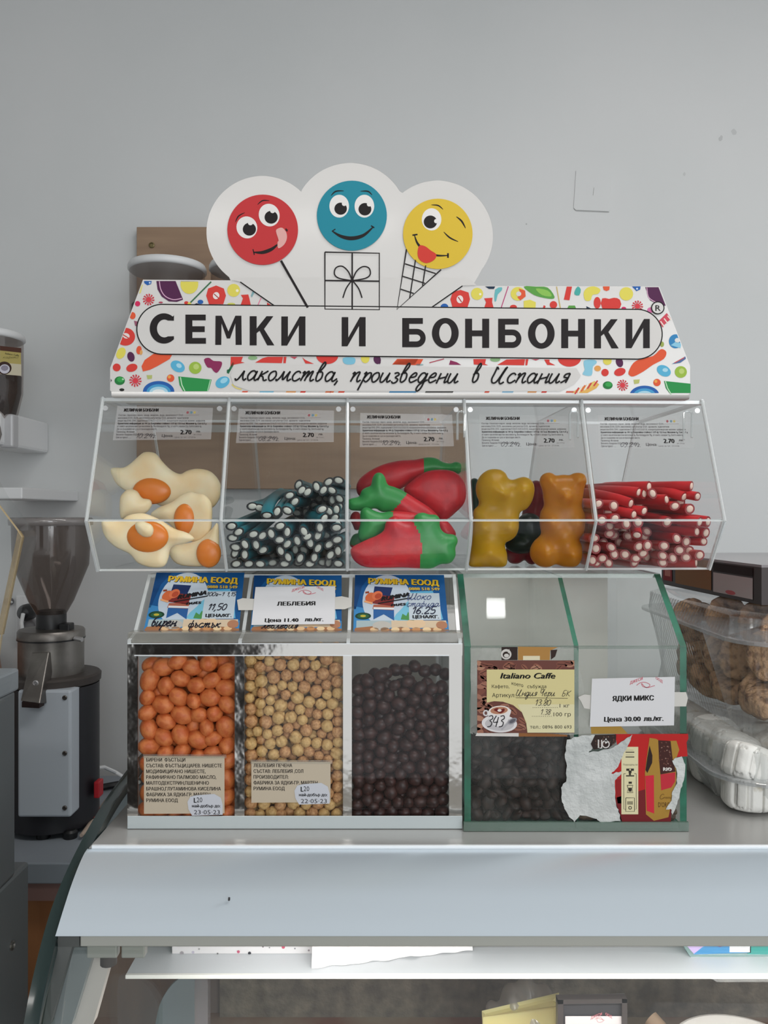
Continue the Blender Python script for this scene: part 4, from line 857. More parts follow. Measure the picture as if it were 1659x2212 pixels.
R3(275, 1763, 999, 1784, .6822, .0012, 'bottom_strip', mat('pale_blue_strip', 'c9d2d4', .2, .3), .0003, zb=ZB)
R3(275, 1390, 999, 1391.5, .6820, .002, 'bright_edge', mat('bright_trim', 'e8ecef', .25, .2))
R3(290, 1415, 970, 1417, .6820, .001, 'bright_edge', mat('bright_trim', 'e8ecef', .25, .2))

# --- blue nut cards on the sloping lid
def rumina(x0, x1, xb0, xb1, y0, y1, label, extra):
    t = thing('nut_card', LIDN.hit((x0+x1)/2, y1), label, 'label', 'blue cards on the nut box lid')
    a = Art(LIDN, .0005, .00005)
    a.tr = lambda u, v: (x0+(xb0-x0)*v + ((x1-x0)+((xb1-xb0)-(x1-x0))*v)*u, y0+(y1-y0)*v)
    a.k = (x1-x0)
    a.rect(0, 0, 1, 1, '16528a', 0)
    a.poly([(0, .55), (.25, .62), (.62, .78), (1, .82), (1, 1), (0, 1)], '3a7fb4', 1).poly([(0, 0), (.18, 0), (.08, .2), (.02, .6), (0, .6)], '0f3f72', 1)
    a.poly([(.50, .30), (.86, .28), (.93, .6), (.95, .78), (.55, .8)], '5fa6c8', 1)
    a.ell(.36, .46, .27, .46, 'b8c4d0', 2, n=36)
    a.poly([(.42, .78), (.52, .58), (.60, .44), (.64, .6), (.62, .8)], '72b4cc', 3, sm=2)
    a.rect(0.03, .80, .97, .93, '9fb0b4', 3)
    a.poly([(0.02, .93), (.2, .90), (.35, .96), (.5, .91), (.66, .96), (.8, .92), (1, .96), (1, 1), (0, 1)], '9c6a48', 4)
    for k in range(7): a.ell(.22+.11*k, .955, .045, .035, ('d8b48a', 'c08a5c', 'e0c49a')[k % 3], 5, n=14)
    a.poly([(.40, .80), (.98, .80), (.98, .93), (.40, .93)], 'cbb79c', 4); a.ell(.30, .89, .10, .08, 'b4b0a8', 5); a.ell(.66, .85, .10, .09, 'd4b896', 5); a.ell(.93, .88, .06, .07, 'a8765a', 5)
    a.ell(.10, .72, .085, .06, '1c3c2c', 5).ell(.10, .72, .062, .04, '2c5c3c', 6).ell(.10, .72, .03, .02, 'b8a83c', 7)
    a.poly([(.50, .78), (.52, .68), (.56, .72), (.58, .65), (.62, .72), (.66, .70), (.64, .80)], '4a8a4c', 5)
    # ribbon with squirrel
    a.poly([(.22, .20), (.42, .22), (.38, .42), (.20, .40)], '1b2f5c', 4).poly([(.20, .34), (.44, .38), (.42, .55), (.20, .50)], '7a2a2a', 5).poly([(.21, .52), (.44, .52), (.42, .62), (.20, .60)], 'a8604c', 5).poly([(.21, .60), (.43, .60), (.43, .80), (.32, .69), (.21, .78)], '2a5a94', 5)
    a.poly([(.21, .565), (.43, .575), (.43, .61), (.21, .60)], 'd8d8d8', 6)
    a.poly([(.13, .36), (.17, .31), (.22, .32), (.25, .38), (.22, .46), (.16, .48), (.12, .43)], 'c8643c', 7, sm=2).ell(.25, .36, .055, .08, 'd4704a', 8, .3).ell(.26, .37, .035, .05, 'b04a30', 9, .3).line([(.12, .31), (.16, .30)], .02, '8c3c24', 9).line([(.11, .46), (.20, .50)], .02, 'e0a070', 9)
    a.text('RUMINA', .295, .455, .60, .075, '1a1a1e', 10, y1=.375, bold=.05, shear=.25).line([(.26, .50), (.62, .40)], .012, '1a1a1e', 10).text('nuts', .40, .55, .56, .06, '1a1a1e', 10, y1=.53, bold=.05, shear=.2)
    for dx, c, l in ((.006, '20242c', 10), (0, 'd8b02c', 11)): a.text('РУМИНА ЕООД', .155+dx, .15+dx*1.5, .93+dx, .095, c, l, y1=.185+dx, bold=.045)
    a.text('0888 518 549', .60, .265, .935, .05, 'c8a43c', 11, y1=.27, bold=.04)
    a.rect(.59, .32, .93, .79, 'b9c4cc', 6).text('ЦЕНА/КГ.', .63, .76, .905, .055, '222226', 11, bold=.04)
    extra(a); a.build('printed_card', t); return t
def e1(a): a.hand('9100гр - 1,15', .585, .40, .92, .055, '1c1c28', 12, w=.018/.055, sm=3) if False else a.hand('100г-1', .60, .40, .80, .04, '1c1c28', 12, sm=3).hand('1,15', .83, .40, .93, .04, '1c1c28', 12, sm=3).hand('11,50', .64, .64, .84, .065, '1c1c28', 12, sm=3).hand('бирен', .07, .915, .33, .085, '1c1c28', 12, sm=3).hand('фъстък', .46, .935, .80, .07, '1c1c28', 12, sm=3)
def e2(a): a.hand('леблебия', .12, .95, .52, .06, '1c1c28', 12, sm=3)
def e3(a): a.hand('Шоко', .58, .43, .84, .065, '3c4a78', 12, w=.11, sm=3).hand('стафида', .57, .55, .92, .055, '3c4a78', 12, w=.11, sm=3).hand('16.25', .62, .68, .88, .075, '24283c', 12, sm=3)
rumina(338, 528, 310, 516, 1237, 1363, 'blue nut price card above the orange coated peanuts', e1)
rumina(549, 738, 541, 738, 1243, 1363, 'blue nut price card mostly covered by a white price slip', e2)
rumina(767, 959, 763, 970, 1242, 1365, 'blue nut price card above the dark chocolate raisins', e3)

def slip(pl, quad, name, label, title, price, tabs, off=.0024, split=None):
    t = thing(name, pl.hit(quad[3][0], quad[3][1]), label, 'label')
    (ax, ay), (bx, by), (cx, cy), (dx, dy) = quad
    for q in tabs: Art(pl, off-.0006).poly(q, 'c9c6c0', 0).build('paper_tab', t)
    a = Art(pl, off, .00005); a.tr = lambda u, v: ((ax+(bx-ax)*u)*(1-v)+(dx+(cx-dx)*u)*v, (ay+(by-ay)*u)*(1-v)+(dy+(cy-dy)*u)*v)
    a.k = bx-ax; a.rect(0, 0, 1, 1, 'd3d2d4', 0)
    a.text(title[0], title[1], title[2], title[3], .105, '1e1c1c', 1, bold=.03)
    for s_, x0_, x1_, y_ in price: a.text(s_, x0_, y_, x1_, .10, '1e1c1c', 1, bold=.03)
    R_ = 'bf6a74'; a.text('ДЖЕСИ', .46, .135, .61, .06, R_, 1, y1=.045, bold=.02).text('ООД', .77, .04, .85, .055, R_, 1, y1=.12, bold=.02)
    a.line([(.54, .16), (.58, .11), (.64, .10), (.70, .15), (.68, .20), (.62, .19), (.60, .12), (.66, .21), (.76, .17)], .008, R_, 1, sm=4)
    a.build('paper_slip', t); return t
slip(LIDN, [(552, 1268), (724, 1266), (723, 1348), (543, 1350)], 'price_slip', 'white price slip for roasted chickpeas taped over a blue card', ('ЛЕБЛЕБИЯ', .29, .50, .755), [('Цена 11.40', .16, .56, .93), ('лв./кг.', .64, .86, .92)],
     [[(512, 1296), (524, 1292), (552, 1294), (552, 1318), (515, 1318)], [(722, 1290), (738, 1288), (758, 1292), (760, 1310), (745, 1316), (722, 1316)]])

# --- loose goods packed by pushing balls apart
def pack(n, lo, hi, r, it=220, g=.00012, seed=1):
    R = np.random.default_rng(seed); lo = np.array(lo); hi = np.array(hi)
    rr = r*(1+.10*R.standard_normal(n).clip(-1.4, 1.4)); p = lo+(hi-lo)*R.random((n, 3))
    for k in range(it):
        d = p[:, None]-p[None]; L = np.sqrt((d**2).sum(-1))+1e-9; np.fill_diagonal(L, 9)
        ov = np.maximum(rr[:, None]+rr[None]-L, 0); p += .42*(d/L[..., None]*ov[..., None]).sum(1)
        p[:, 2] -= g*(1-k/it); p[:, 1] -= g*.5
        p = np.clip(p, lo+rr[:, None], np.maximum(hi-rr[:, None], lo+rr[:, None]+1e-5))
    return p, rr
def ball(name, f, seg=14, rings=9, m=None):
    vs = []; q = []
    for i in range(rings+1):
        th = pi*i/rings
        for k in range(seg):
            ph = 2*pi*k/seg; v = Vector((math.sin(th)*math.cos(ph), math.sin(th)*math.sin(ph), math.cos(th))); vs.append(v*f(v))
    fs = [(i*seg+k, (i+1)*seg+k, (i+1)*seg+(k+1) % seg, i*seg+(k+1) % seg) for i in range(rings) for k in range(seg)]
    me = bpy.data.meshes.new(name); me.from_pydata([tuple(v) for v in vs], [], fs); bm = bmesh.new(); bm.from_mesh(me); bmesh.ops.remove_doubles(bm, verts=bm.verts, dist=1e-5); bm.to_mesh(me); bm.free()
    me.polygons.foreach_set('use_smooth', [True]*len(me.polygons)); me.materials.append(m); return me
def bag_of(name, label, cat, group, meshes, pos, rad, scl, n_front=280):
    order = np.argsort(pos[:, 1]); front = order[:n_front]; rest = order[n_front:]
    for i in front:
        o = bpy.data.objects.new(name, meshes[int(RNG.integers(len(meshes)))]); COL.objects.link(o)
        o.location = pos[i]; r = rad[i]; o.scale = (r*scl[0], r*scl[1], r*scl[2]); o.rotation_euler = tuple(RNG.random(3)*6.28)
        o['label'] = label; o['category'] = cat; o['group'] = group
    if len(rest):
        mb = MB(); mb.use(meshes[0].materials[0])
        base = [(Vector(v.co)) for v in meshes[0].vertices]; fs = [tuple(p.vertices) for p in meshes[0].polygons]
        for i in rest:
            M = Matrix.Rotation(random.random()*6, 3, 'X') @ Matrix.Rotation(random.random()*6, 3, 'Z'); r = rad[i]
            mb.add([Vector(pos[i]) + M @ Vector((v.x*r*scl[0], v.y*r*scl[1], v.z*r*scl[2])) for v in base], fs)
        o = mb.build(name+'_pile', None, True); o['kind'] = 'stuff'; o['label'] = label.replace('in the front', 'deeper')+' deeper in the bin'; o['category'] = cat
def nz(v, s, k): return noise.noise(Vector(v)*s+Vector((k*7.1, k*3.3, k)))
Yn = .6872
x0, x1 = P(299, 0, .69).x, P(506, 0, .69).x
NUTM = mat('orange_coating', 'd27a42', .5, mix='c06030', mscale=1.6, bump=.15, bscale=5)
ms = [ball('coated_peanut', lambda v, k=k: (1+.05*nz(v, 1.4, k)), 16, 10, NUTM) for k in range(3)]
p, r = pack(230, (x0, Yn, ZB+.004), (x1, Yn+.062, -.121), .0072, seed=3)
bag_of('coated_peanut', 'orange coated peanut in the first bin of the nut box', 'peanut', 'orange coated peanuts', ms, p, r, (1.0, 1.02, 1.28), 150)
x0, x1 = P(527, 0, .69).x, P(741, 0, .69).x
CHM = mat('chickpea_skin', 'd2ae74', .6, mix='b48a50', mscale=2.2, bump=.3, bscale=7, mpos=(.4, .75)); CHM2 = mat('chickpea_skin_pink', 'cb9c6a', .6, mix='ae7c50', mscale=2.2, bump=.3, bscale=7)
def chick(k):
    def f(v):
        d = 1+.07*nz(v, 2.0, k); g = abs(v.x+.15*v.z)
        if v.y < .3: d -= .20*math.exp(-(g/.16)**2)
        d += .16*math.exp(-((v-Vector((0, -.25, .97)).normalized()).length/.3)**2)
        return d
    return f
ms = [ball('roasted_chickpea', chick(k), 20, 13, CHM if k % 4 else CHM2) for k in range(5)]
p, r = pack(420, (x0, Yn, ZB+.004), (x1, Yn+.034, -.111), .0051, seed=5)
bag_of('roasted_chickpea', 'roasted beige chickpea in the middle bin of the nut box', 'chickpea', 'roasted chickpeas', ms, p, r, (1, 1, 1.03), 285)
x0, x1 = P(759, 0, .69).x, P(970, 0, .69).x
RM = mat('dark_chocolate', '2a1614', .38, mix='3c1f1a', mscale=1.5, spec=.35)
ms = [ball('chocolate_raisin', lambda v, k=k: (1+.07*nz(v, 1.3, k)), 14, 9, RM) for k in range(3)]
p, r = pack(330, (x0, Yn, ZB+.004), (x1, Yn+.044, -.127), .0056, seed=8, g=.0003)
p = np.concatenate([p, np.array([(x0+.02+.0085*i+.002*random.random(), Yn+.016+.006*random.random(), -.1385+.004*random.random()-.004*abs(i-4)/4) for i in range(8)])]); r = np.concatenate([r, np.full(8, .0056)])
bag_of('chocolate_raisin', 'dark chocolate coated raisin in the third bin of the nut box', 'sweet', 'dark chocolate raisins', ms, p, r, (1.0, 1.0, 1.18), 270)

# --- ingredient slips on the front
def inglabel(x0, y0, x1, y1, lines, dx, label, date, dbox):
    t = thing('ingredient_slip', FRN.hit(x0, y1), label, 'label')
    a = Art(FRN, .0012, .00006).poly([(x0, y0), (x1, y0+1), (x1, y1), (x0, y1+1)], 'bdb09c', 0)
    a.poly([(x0-2, y0-4), (x1+4, y0-3), (x1+4, y0+5), (x0-2, y0+5)], thin('sticky_tape', (.95, .95, .93), .08, .15, haze=.2, hazecol='c9c2b4'), 3)
    for i, (s_, w) in enumerate(lines): a.text(s_, x0+dx, y0+12+i*12.5*(1 if len(lines) > 6 else 1), x0+dx+w, 7.6, '2e2824', 1, bold=.02)
    bx, by = dbox; a.poly([(bx, by+3), (bx+12, by), (bx+52, by-3), (bx+66, by+5), (bx+70, by+20), (bx+70, by+42), (bx+4, by+44), (bx-4, by+30), (bx-6, by+14)], 'c3c5cc', 4)
    a.text('L', bx+8, by+16, bx+13, 11, '1c1c1e', 5, bold=.03).text('20', bx+14, by+15, bx+26, 11, '1c1c1e', 5).text('най-добър до:', bx+4, by+26, bx+65, 6.5, '1c1c1e', 5, bold=.03).text(date, bx+8, by+41, bx+64, 9.5, '26262a', 5)
    a.build('printed_slip', t)
inglabel(311, 1633, 485, 1757, [('БИРЕНИ  ФЪСТЪЦИ', 84), ('СЪСТАВ: ФЪСТЪЦИ,ЦАРЕВ. НИШЕСТЕ', 163), ('МОДИФИЦИРАНО НИШЕСТЕ,', 128), ('РАФИНИРАНО ПАЛМОВО МАСЛО,', 151), ('МАЛТОДЕКСТРИН,ПШЕНИЧНО', 135), ('БРАШНО,ГЛУТАМИНОВА КИСЕЛИНА', 161), ('ФАБРИКА ЗА ЯДКИ-ГР. МАРТЕН', 138), ('РУМИНА ЕООД', 68)], 5, 'beige eight-line ingredient slip on the orange peanut bin', '23·05·23', (411, 1718))
inglabel(543, 1645, 714, 1733, [('ЛЕБЛЕБИЯ ПЕЧЕНА', 83), ('СЪСТАВ: ЛЕБЛЕБИЯ ,СОЛ', 107), ('ПРОИЗВОДИТЕЛ:', 75), ('ФАБРИКА ЗА ЯДКИ-ГР. МАРТЕН', 138), ('РУМИНА ЕООД', 67)], 5, 'beige five-line ingredient slip on the chickpea bin', '22·05·23', (642, 1694))

# ================================================================= green-edged glass coffee box
t = COF = thing('glass_coffee_box', P(1243, 1790, .80), 'two-bin glass box with green glass edges beside the nut box', 'bin')
Yg = .680; XC, XD = P(1003, 1500, Yg).x, P(1483, 1500, Yg).x
SP = [(Yg, -.1127), (.7455, -.0572), (1.0, -.0572), (1.0, ZB), (Yg, ZB)]
xd = P(1247, 1400, Yg).x
for i, (x, w) in enumerate(((XC, .0055), (xd-.002, .004), (XD-.0055, .0055))):
    mb = MB(); mb.use(GREENG).prism([(x, y, z) for y, z in (SP if i != 1 else [(Yg+.004, -.1127), (.7485, -.0592), (.99, -.0592), (.99, ZB+.004), (Yg+.004, ZB+.004)])], Vector((w, 0, 0)), side=GEDGE, back=GREENG); mb.build('side_panel' if i != 1 else 'divider', t)
GL2 = thin('glass_joint', (.9, .95, .92), .08, .1, haze=.35, hazecol='93a199')
mb = MB(); panel(mb, [(XC, Yg-.0005, ZB), (XD, Yg-.0005, ZB), (XD, Yg-.0005, -.1127), (XC, Yg-.0005, -.1127)], .004, GREENG, GL2); mb.build('front_panel', t)
mb = MB(); panel(mb, [(XC, Yg-.0005, -.1122), (XD, Yg-.0005, -.1122), (XD, .745, -.0567), (XC, .745, -.0567)], .004, GREENG, GL2); mb.build('sloping_lid', t)
mb = MB(); panel(mb, [(XC, 1.0, -.0566), (XC, .7455, -.0566), (XD, .7455, -.0566), (XD, 1.0, -.0566)], .004, GREENG, GL2); mb.build('top_panel', t)
MB().box(XC+.0055, XD-.0055, .90, .905, ZB, -.062).build('back_panel', t, m=mat('dusty_white_back', 'ebe9e2', .6, mix='cfccc2', mscale=5, mpos=(.35, .8)))
MB().box(XC+.0055, XD-.0055, Yg+.004, .99, ZB, ZB+.004).build('bottom_panel', t, m=mat('green_base', '55706a', .3))
MB().box(XC-.0008, XD+.0008, Yg-.003, Yg-.0005, ZB, ZB+.0075).build('bottom_rim', t, m=thin('bottom_rim_glass', (.75, .85, .8), .12, .1, haze=.6, hazecol='5f7a6c'))
# coffee beans
x0, x1 = XC+.006, xd-.0025
BM = mat('roasted_coffee', '1e1310', .5, mix='32201b', mscale=1.5, spec=.3)
def bean(k):
    def f(v): return 1+.04*nz(v, 1.3, k)-(.30*math.exp(-((v.y+.12*math.sin(v.z*3))/.17)**2) if v.x < 0 else 0)
    return f
ms = []
for k in range(3):
    me = ball('coffee_bean', bean(k), 20, 10, BM)
    for v in me.vertices:
        if v.co.x < 0: v.co.x *= .6
    ms.append(me)
p, r = pack(330, (x0, Yg+.005, ZB+.0045), (x1, Yg+.048, -.181), .0053, seed=11, g=.0003)
bag_of('coffee_bean', 'dark roasted coffee bean in the glass box beneath the yellow label', 'coffee bean', 'roasted coffee beans', ms, p, r, (.85, .95, 1.28), 270)
p, r = pack(120, (xd+.0025, Yg+.005, ZB+.0045), (XD-.006, Yg+.03, -.245), .0045, seed=12, g=.0003)
bag_of('mixed_nut', 'small brown nut behind the torn paper at the bottom of the glass box', 'nut', 'nut mix behind the torn paper', [ball('mixed_nut', lambda v: 1+.08*nz(v, 1.5, 2), 12, 8, mat('brown_nut', '6b5644', .6, mix='4b3a30', mscale=2))], p, r, (1, .9, 1.3), 120)

FRG = Plane((0, Yg-.0005, 0), (0, -1, 0))
def rag(pts, amp=1.6, n=5, seed=0):
    R = random.Random(seed); out = []
    for i in range(len(pts)):
        a_, b_ = pts[i], pts[(i+1) % len(pts)]
        for k in range(n): out.append((a_[0]+(b_[0]-a_[0])*k/n+(R.uniform(-amp, amp) if k else 0), a_[1]+(b_[1]-a_[1])*k/n+(R.uniform(-amp, amp) if k else 0)))
    return out
TORN = mat('torn_white_paper', 'c6c8c6', .8, bump=1, bscale=160, mix='b4b7b5', mscale=35, bdist=.002)
FILM = thin('residue_film', (.93, .94, .93), .03, .2, haze=.5, hazecol='b4b5ae', smudge=.25)
t = thing('coffee_label', FRG.hit(1136, 1588), 'yellow coffee label with coffee-bean border and cup picture on the glass box', 'label')
a = Art(FRG, .0007, .00005)
def Kc(x, y): return (980+x*.31344, 1230+y*.31344)
a.frame(980, 1230, .31344)
a.poly(rag([(112, 540), (845, 540), (870, 700), (900, 840), (945, 1000), (945, 1130), (160, 1140), (112, 1120)], 9, 6, 3), FILM, 0)
a.poly([(330, 535), (440, 535), (440, 625), (330, 625)], '2e211e', 1, sm=0).ell(362, 585, 36, 36, 'c9c4bf', 2).ell(362, 588, 24, 22, '2e211e', 3).ell(364, 594, 17, 13, 'c9c4bf', 4).poly([(368, 560), (385, 548), (378, 580)], 'c9c4bf', 4)
a.poly([(443, 532), (718, 536), (665, 560), (662, 625), (443, 625)], 'a87c42', 1).poly([(478, 596), (594, 596), (594, 625), (478, 625)], 'd8ceb0', 2).poly([(668, 556), (715, 552), (700, 600), (670, 622)], '33241f', 1)
a.rect(162, 627, 832, 1128, '6a4038', 1)
R = random.Random(5)
def beans(x0, y0, x1, y1, n, l=2):
    for k in range(n):
        x, y, w, ro = R.uniform(x0, x1), R.uniform(y0, y1), R.uniform(26, 40), R.uniform(-.8, .8)
        q = circle(x, y, w, w*.55, ro, 18); q = clip(clip(clip(clip(q, 1, 0, -162), -1, 0, 832), 0, 1, -627), 0, -1, 1128)
        if len(q) > 2: a.poly(q, R.choice(['8a5848', '7a4a3e', '9a6a58', 'a87a64']), l+k % 3); a.line([(x-w*.8*math.cos(ro), y-w*.8*math.sin(ro)), (x+w*.8*math.cos(ro), y+w*.8*math.sin(ro))], 4, '3c201c', l+3) if 168 < x-w and x+w < 828 and 632 < y < 1120 else None
beans(170, 640, 830, 690, 22); beans(165, 690, 230, 1120, 22); beans(230, 920, 480, 1120, 18)
a.poly([(228, 690), (832, 690), (832, 1125), (508, 1125), (500, 1060), (470, 985), (410, 935), (340, 912), (280, 908), (228, 918)], 'd0c48e', 7)
a.poly([(440, 930), (832, 930), (832, 1125), (510, 1125), (500, 1050), (470, 985)], 'd6cea6', 8)
a.ell(315, 1062, 122, 62, 'd8d4d4', 8, .05).ell(316, 1066, 100, 46, 'bab6b8', 9, .05).ell(222, 990, 20, 22, 'cfcbcc', 8).ell(222, 990, 10, 12, '6a4a44', 9)
a.poly([(240, 975), (385, 960), (385, 1010), (360, 1060), (310, 1085), (262, 1060), (244, 1020)], 'dcd8d8', 10, sm=3).ell(313, 972, 72, 32, 'e2d8d0', 11, -.08).ell(313, 972, 60, 25, 'b07a60', 12, -.08).poly([(275, 968), (300, 955), (318, 966), (348, 958), (350, 975), (325, 992), (300, 982)], '6a1c1c', 13, sm=2).ell(316, 972, 14, 9, 'e2d8d0', 14)
a.line([(330, 1105), (385, 1050), (420, 1040)], 9, 'a8a6aa', 12).ell(405, 1045, 34, 18, '8c8a90', 13, -.5).ell(405, 1045, 24, 11, '5c5a62', 14, -.5)
a.hand('343', 228, 1085, 345, 48, '1e1c22', 15, w=.13, sm=4)
a.text('Italiano Caffe', 322, 752, 700, 40, '14120f', 9, bold=.035, shear=.25, res=3)
a.text('Кафето,', 263, 818, 383, 24, '2a281e', 9).text('което', 400, 795, 480, 24, '2a281e', 9, y1=812).text('събужда', 508, 818, 638, 24, '2a281e', 9)
a.text('Артикул:', 265, 880, 425, 27, '2a281e', 9).text('1 кг', 730, 952, 798, 27, '2a281e', 9).text('100 гр', 688, 1012, 808, 28, '2a281e', 9).text('тел.: 0896 800 693', 526, 1097, 812, 24, '2a281e', 9)
a.line([(428, 885), (786, 888)], 3, '2a281e', 9)
for k in range(14): a.ell(547+k*13, 952, 2.4, 2.4, '2a281e', 9, n=8)
for k in range(11): a.ell(542+k*13, 1012, 2.4, 2.4, '2a281e', 9, n=8)
a.hand('Индия', 432, 872, 575, 26, '201e24', 10, w=.14).hand('Чери', 592, 872, 700, 25, '201e24', 10, w=.14).hand('БК', 745, 874, 805, 22, '201e24', 10, w=.14)
a.hand('13.80', 560, 938, 668, 25, '201e24', 10, w=.15).hand('1.38', 598, 1000, 668, 22, '201e24', 10, w=.15)
a.poly([(160, 1125), (448, 1128), (448, 1152), (150, 1148)], 'cfc9c4', 1).poly([(448, 1128), (640, 1130), (780, 1140), (785, 1152), (448, 1152)], '8a5a34', 1)
a.build('printed_label', t)

slip(FRG, [(1279, 1466), (1458, 1462), (1456, 1567), (1274, 1570)], 'nut_mix_slip', 'white nut mix price slip with paper tabs on the glass box', ('ЯДКИ МИКС', .26, .475, .75), [('Цена 30.00', .17, .60, .90), ('лв./кг.', .64, .87, .90)],
     [[(1249, 1506), (1262, 1500), (1278, 1502), (1276, 1532), (1262, 1530), (1255, 1515)], [(1456, 1495), (1482, 1495), (1486, 1508), (1482, 1526), (1456, 1526)]], off=.0022)
# red poster with coffee bag, partly torn
t = thing('red_coffee_poster', FRG.hit(1400, 1780), 'torn red poster with a gold coffee bag on the lower glass box', 'poster')
a = Art(FRG, .0007, .00005); a.frame(980, 1560, .31344)
a.poly([(945, 25), (1150, 25), (1200, 80), (948, 80)], 'a8843c', 0)
a.poly([(1110, 82), (1615, 80), (1618, 110), (1605, 140), (1612, 235), (1540, 240), (1505, 270), (1530, 330), (1535, 400), (1500, 480), (1510, 540), (1460, 600), (1495, 650), (1498, 708), (1165, 708), (1150, 640), (1118, 560), (1110, 400), (1085, 355), (1150, 260)], 'b3201f', 1)
a.poly([(1118, 520), (1330, 460), (1500, 560), (1498, 708), (1165, 708), (1150, 640), (1118, 560)], '6e1d22', 2).poly([(1118, 400), (1160, 390), (1160, 560), (1130, 560), (1118, 480)], '8c1f22', 2)
a.rect(1156, 170, 1272, 635, 'd6cda6', 3)
for y in (207, 240): a.line([(1185, y), (1245, y)], 7, '4a4438', 4); a.line([(1185, y-14), (1240, y-14)], 2, '8a8470', 4)
a.text('Подходящ за', 1168, 298, 1266, 12, '4a4438', 4)
K2 = '2e2a24'
a.line([(1172, 355), (1172, 600), (1185, 600)], 3, K2, 4).line([(1258, 355), (1258, 600), (1245, 600)], 3, K2, 4).line([(1172, 355), (1186, 355)], 3, K2, 4).line([(1258, 355), (1244, 355)], 3, K2, 4)
a.rect(1190, 320, 1242, 335, K2, 5).rect(1206, 335, 1226, 350, K2, 5).rect(1208, 350, 1222, 365, K2, 5).rect(1188, 366, 1244, 374, K2, 5).ell(1216, 328, 6, 6, 'd6cda6', 6)
a.rect(1206, 410, 1228, 424, K2, 5).line([(1196, 435), (1236, 435), (1228, 460), (1236, 485), (1196, 485), (1204, 460), (1196, 435)], 4, K2, 5).rect(1206, 452, 1226, 478, K2, 5)
a.line([(1186, 522), (1246, 522), (1246, 615), (1186, 615), (1186, 522)], 4, K2, 5)
for k in range(5): a.rect(1198+k*8, 545, 1202+k*8, 568, K2, 5)
a.ell(1216, 590, 12, 12, K2, 5).ell(1216, 590, 7, 7, 'd6cda6', 6)
GD = 'a27c34'
a.poly([(1350, 108), (1395, 115), (1420, 130), (1535, 128), (1555, 190), (1530, 260), (1535, 400), (1480, 655), (1380, 680), (1325, 635), (1318, 350), (1330, 250)], GD, 4)
a.poly([(1350, 160), (1370, 230), (1368, 280), (1335, 350), (1322, 330), (1335, 240)], '2a1a18', 5).poly([(1410, 125), (1495, 130), (1510, 260), (1530, 340), (1425, 360), (1415, 250)], '40201c', 5).poly([(1320, 370), (1380, 365), (1382, 630), (1330, 610)], 'c4283a', 5).poly([(1425, 360), (1528, 345), (1525, 410), (1500, 450), (1430, 470)], 'b82c38', 5)
R = random.Random(9)
for k in range(26): a.ell(R.uniform(1418, 1495), R.uniform(140, 300), 6, 4, R.choice(['6a4238', '8a6a60', '5a342c']), 6, R.uniform(0, 3), n=10)
a.text('RIO', 1445, 335, 1502, 24, 'ddd6d0', 7, bold=.04).line([(1478, 322), (1500, 322)], 3, 'ddd6d0', 8)
a.hand('Сrema' if False else 'с', 1420, 530, 1450, 34, '6a4a1c', 7, w=.1).text('rema', 1448, 528, 1505, 20, '6a4a1c', 7, shear=.3).text("D'ORO", 1410, 585, 1490, 34, '4a2c14', 7)
a.build('printed_poster', t)
t = thing('torn_paper_scrap', FRG.hit(1290, 1778), 'fuzzy white torn paper residue left of the red poster', 'paper')
pt = [(780, 120), (880, 92), (985, 90), (950, 130), (955, 180), (930, 210), (1060, 185), (1110, 165), (1190, 110), (1230, 85), (1200, 160), (1150, 260), (1120, 320), (1085, 355), (1150, 340), (1155, 355), (1110, 400), (1118, 560), (1135, 600), (1150, 680), (1020, 695), (985, 665), (930, 650), (870, 640), (830, 690), (790, 640), (760, 580), (745, 540), (740, 450), (775, 410), (780, 300), (765, 220)]
q = [FRG.hit(980+x*.31344, 1560+y*.31344, .0011) for x, y in rag(pt, 5, 4, 2)]
MB().prism(q, Vector((0, -.0004, 0))).build('paper_scrap', t, m=TORN)
a = Art(FRG, .0017, .00005).frame(980, 1560, .31344)
a.poly([(975, 88), (1120, 84), (1118, 140), (1060, 185), (1020, 180), (965, 190), (945, 150)], '2e211e', 0)
for k in range(26): a.ell(R.uniform(965, 1108), R.uniform(96, 165), 7, 5, R.choice(['5a423a', '6e544a', '46302a']), 1, R.uniform(0, 3), n=8)
a.line([(998, 120), (998, 178)], 9, 'ccc8c4', 2).line([(1020, 122), (1020, 178), (1006, 178)], 8, 'ccc8c4', 2).line(circle(1048, 152, 24, n=20), 8, 'ccc8c4', 3, closed=True).poly([(1050, 108), (1062, 140), (1046, 150), (1040, 130)], 'ccc8c4', 3)
a.build('coffee_print', t)
t = thing('torn_paper_edge', FRG.hit(1470, 1770), 'narrow ragged white paper strip at the right side of the red poster', 'paper')
pt = [(1505, 265), (1530, 245), (1570, 235), (1595, 290), (1585, 400), (1560, 480), (1540, 560), (1505, 640), (1500, 600), (1462, 600), (1500, 540), (1505, 480), (1540, 420), (1535, 330)]
MB().prism([FRG.hit(980+x*.31344, 1560+y*.31344, .0011) for x, y in rag(pt, 4, 4, 6)], Vector((0, -.0004, 0))).build('paper_scrap', t, m=TORN)
t = COF
mb = MB()
mb.tube([P(1244, 1768, Yg-.001), P(1243, 1788, Yg-.001)], .0007, 6); mb.build('dark_seam', t, m=BLACKP)

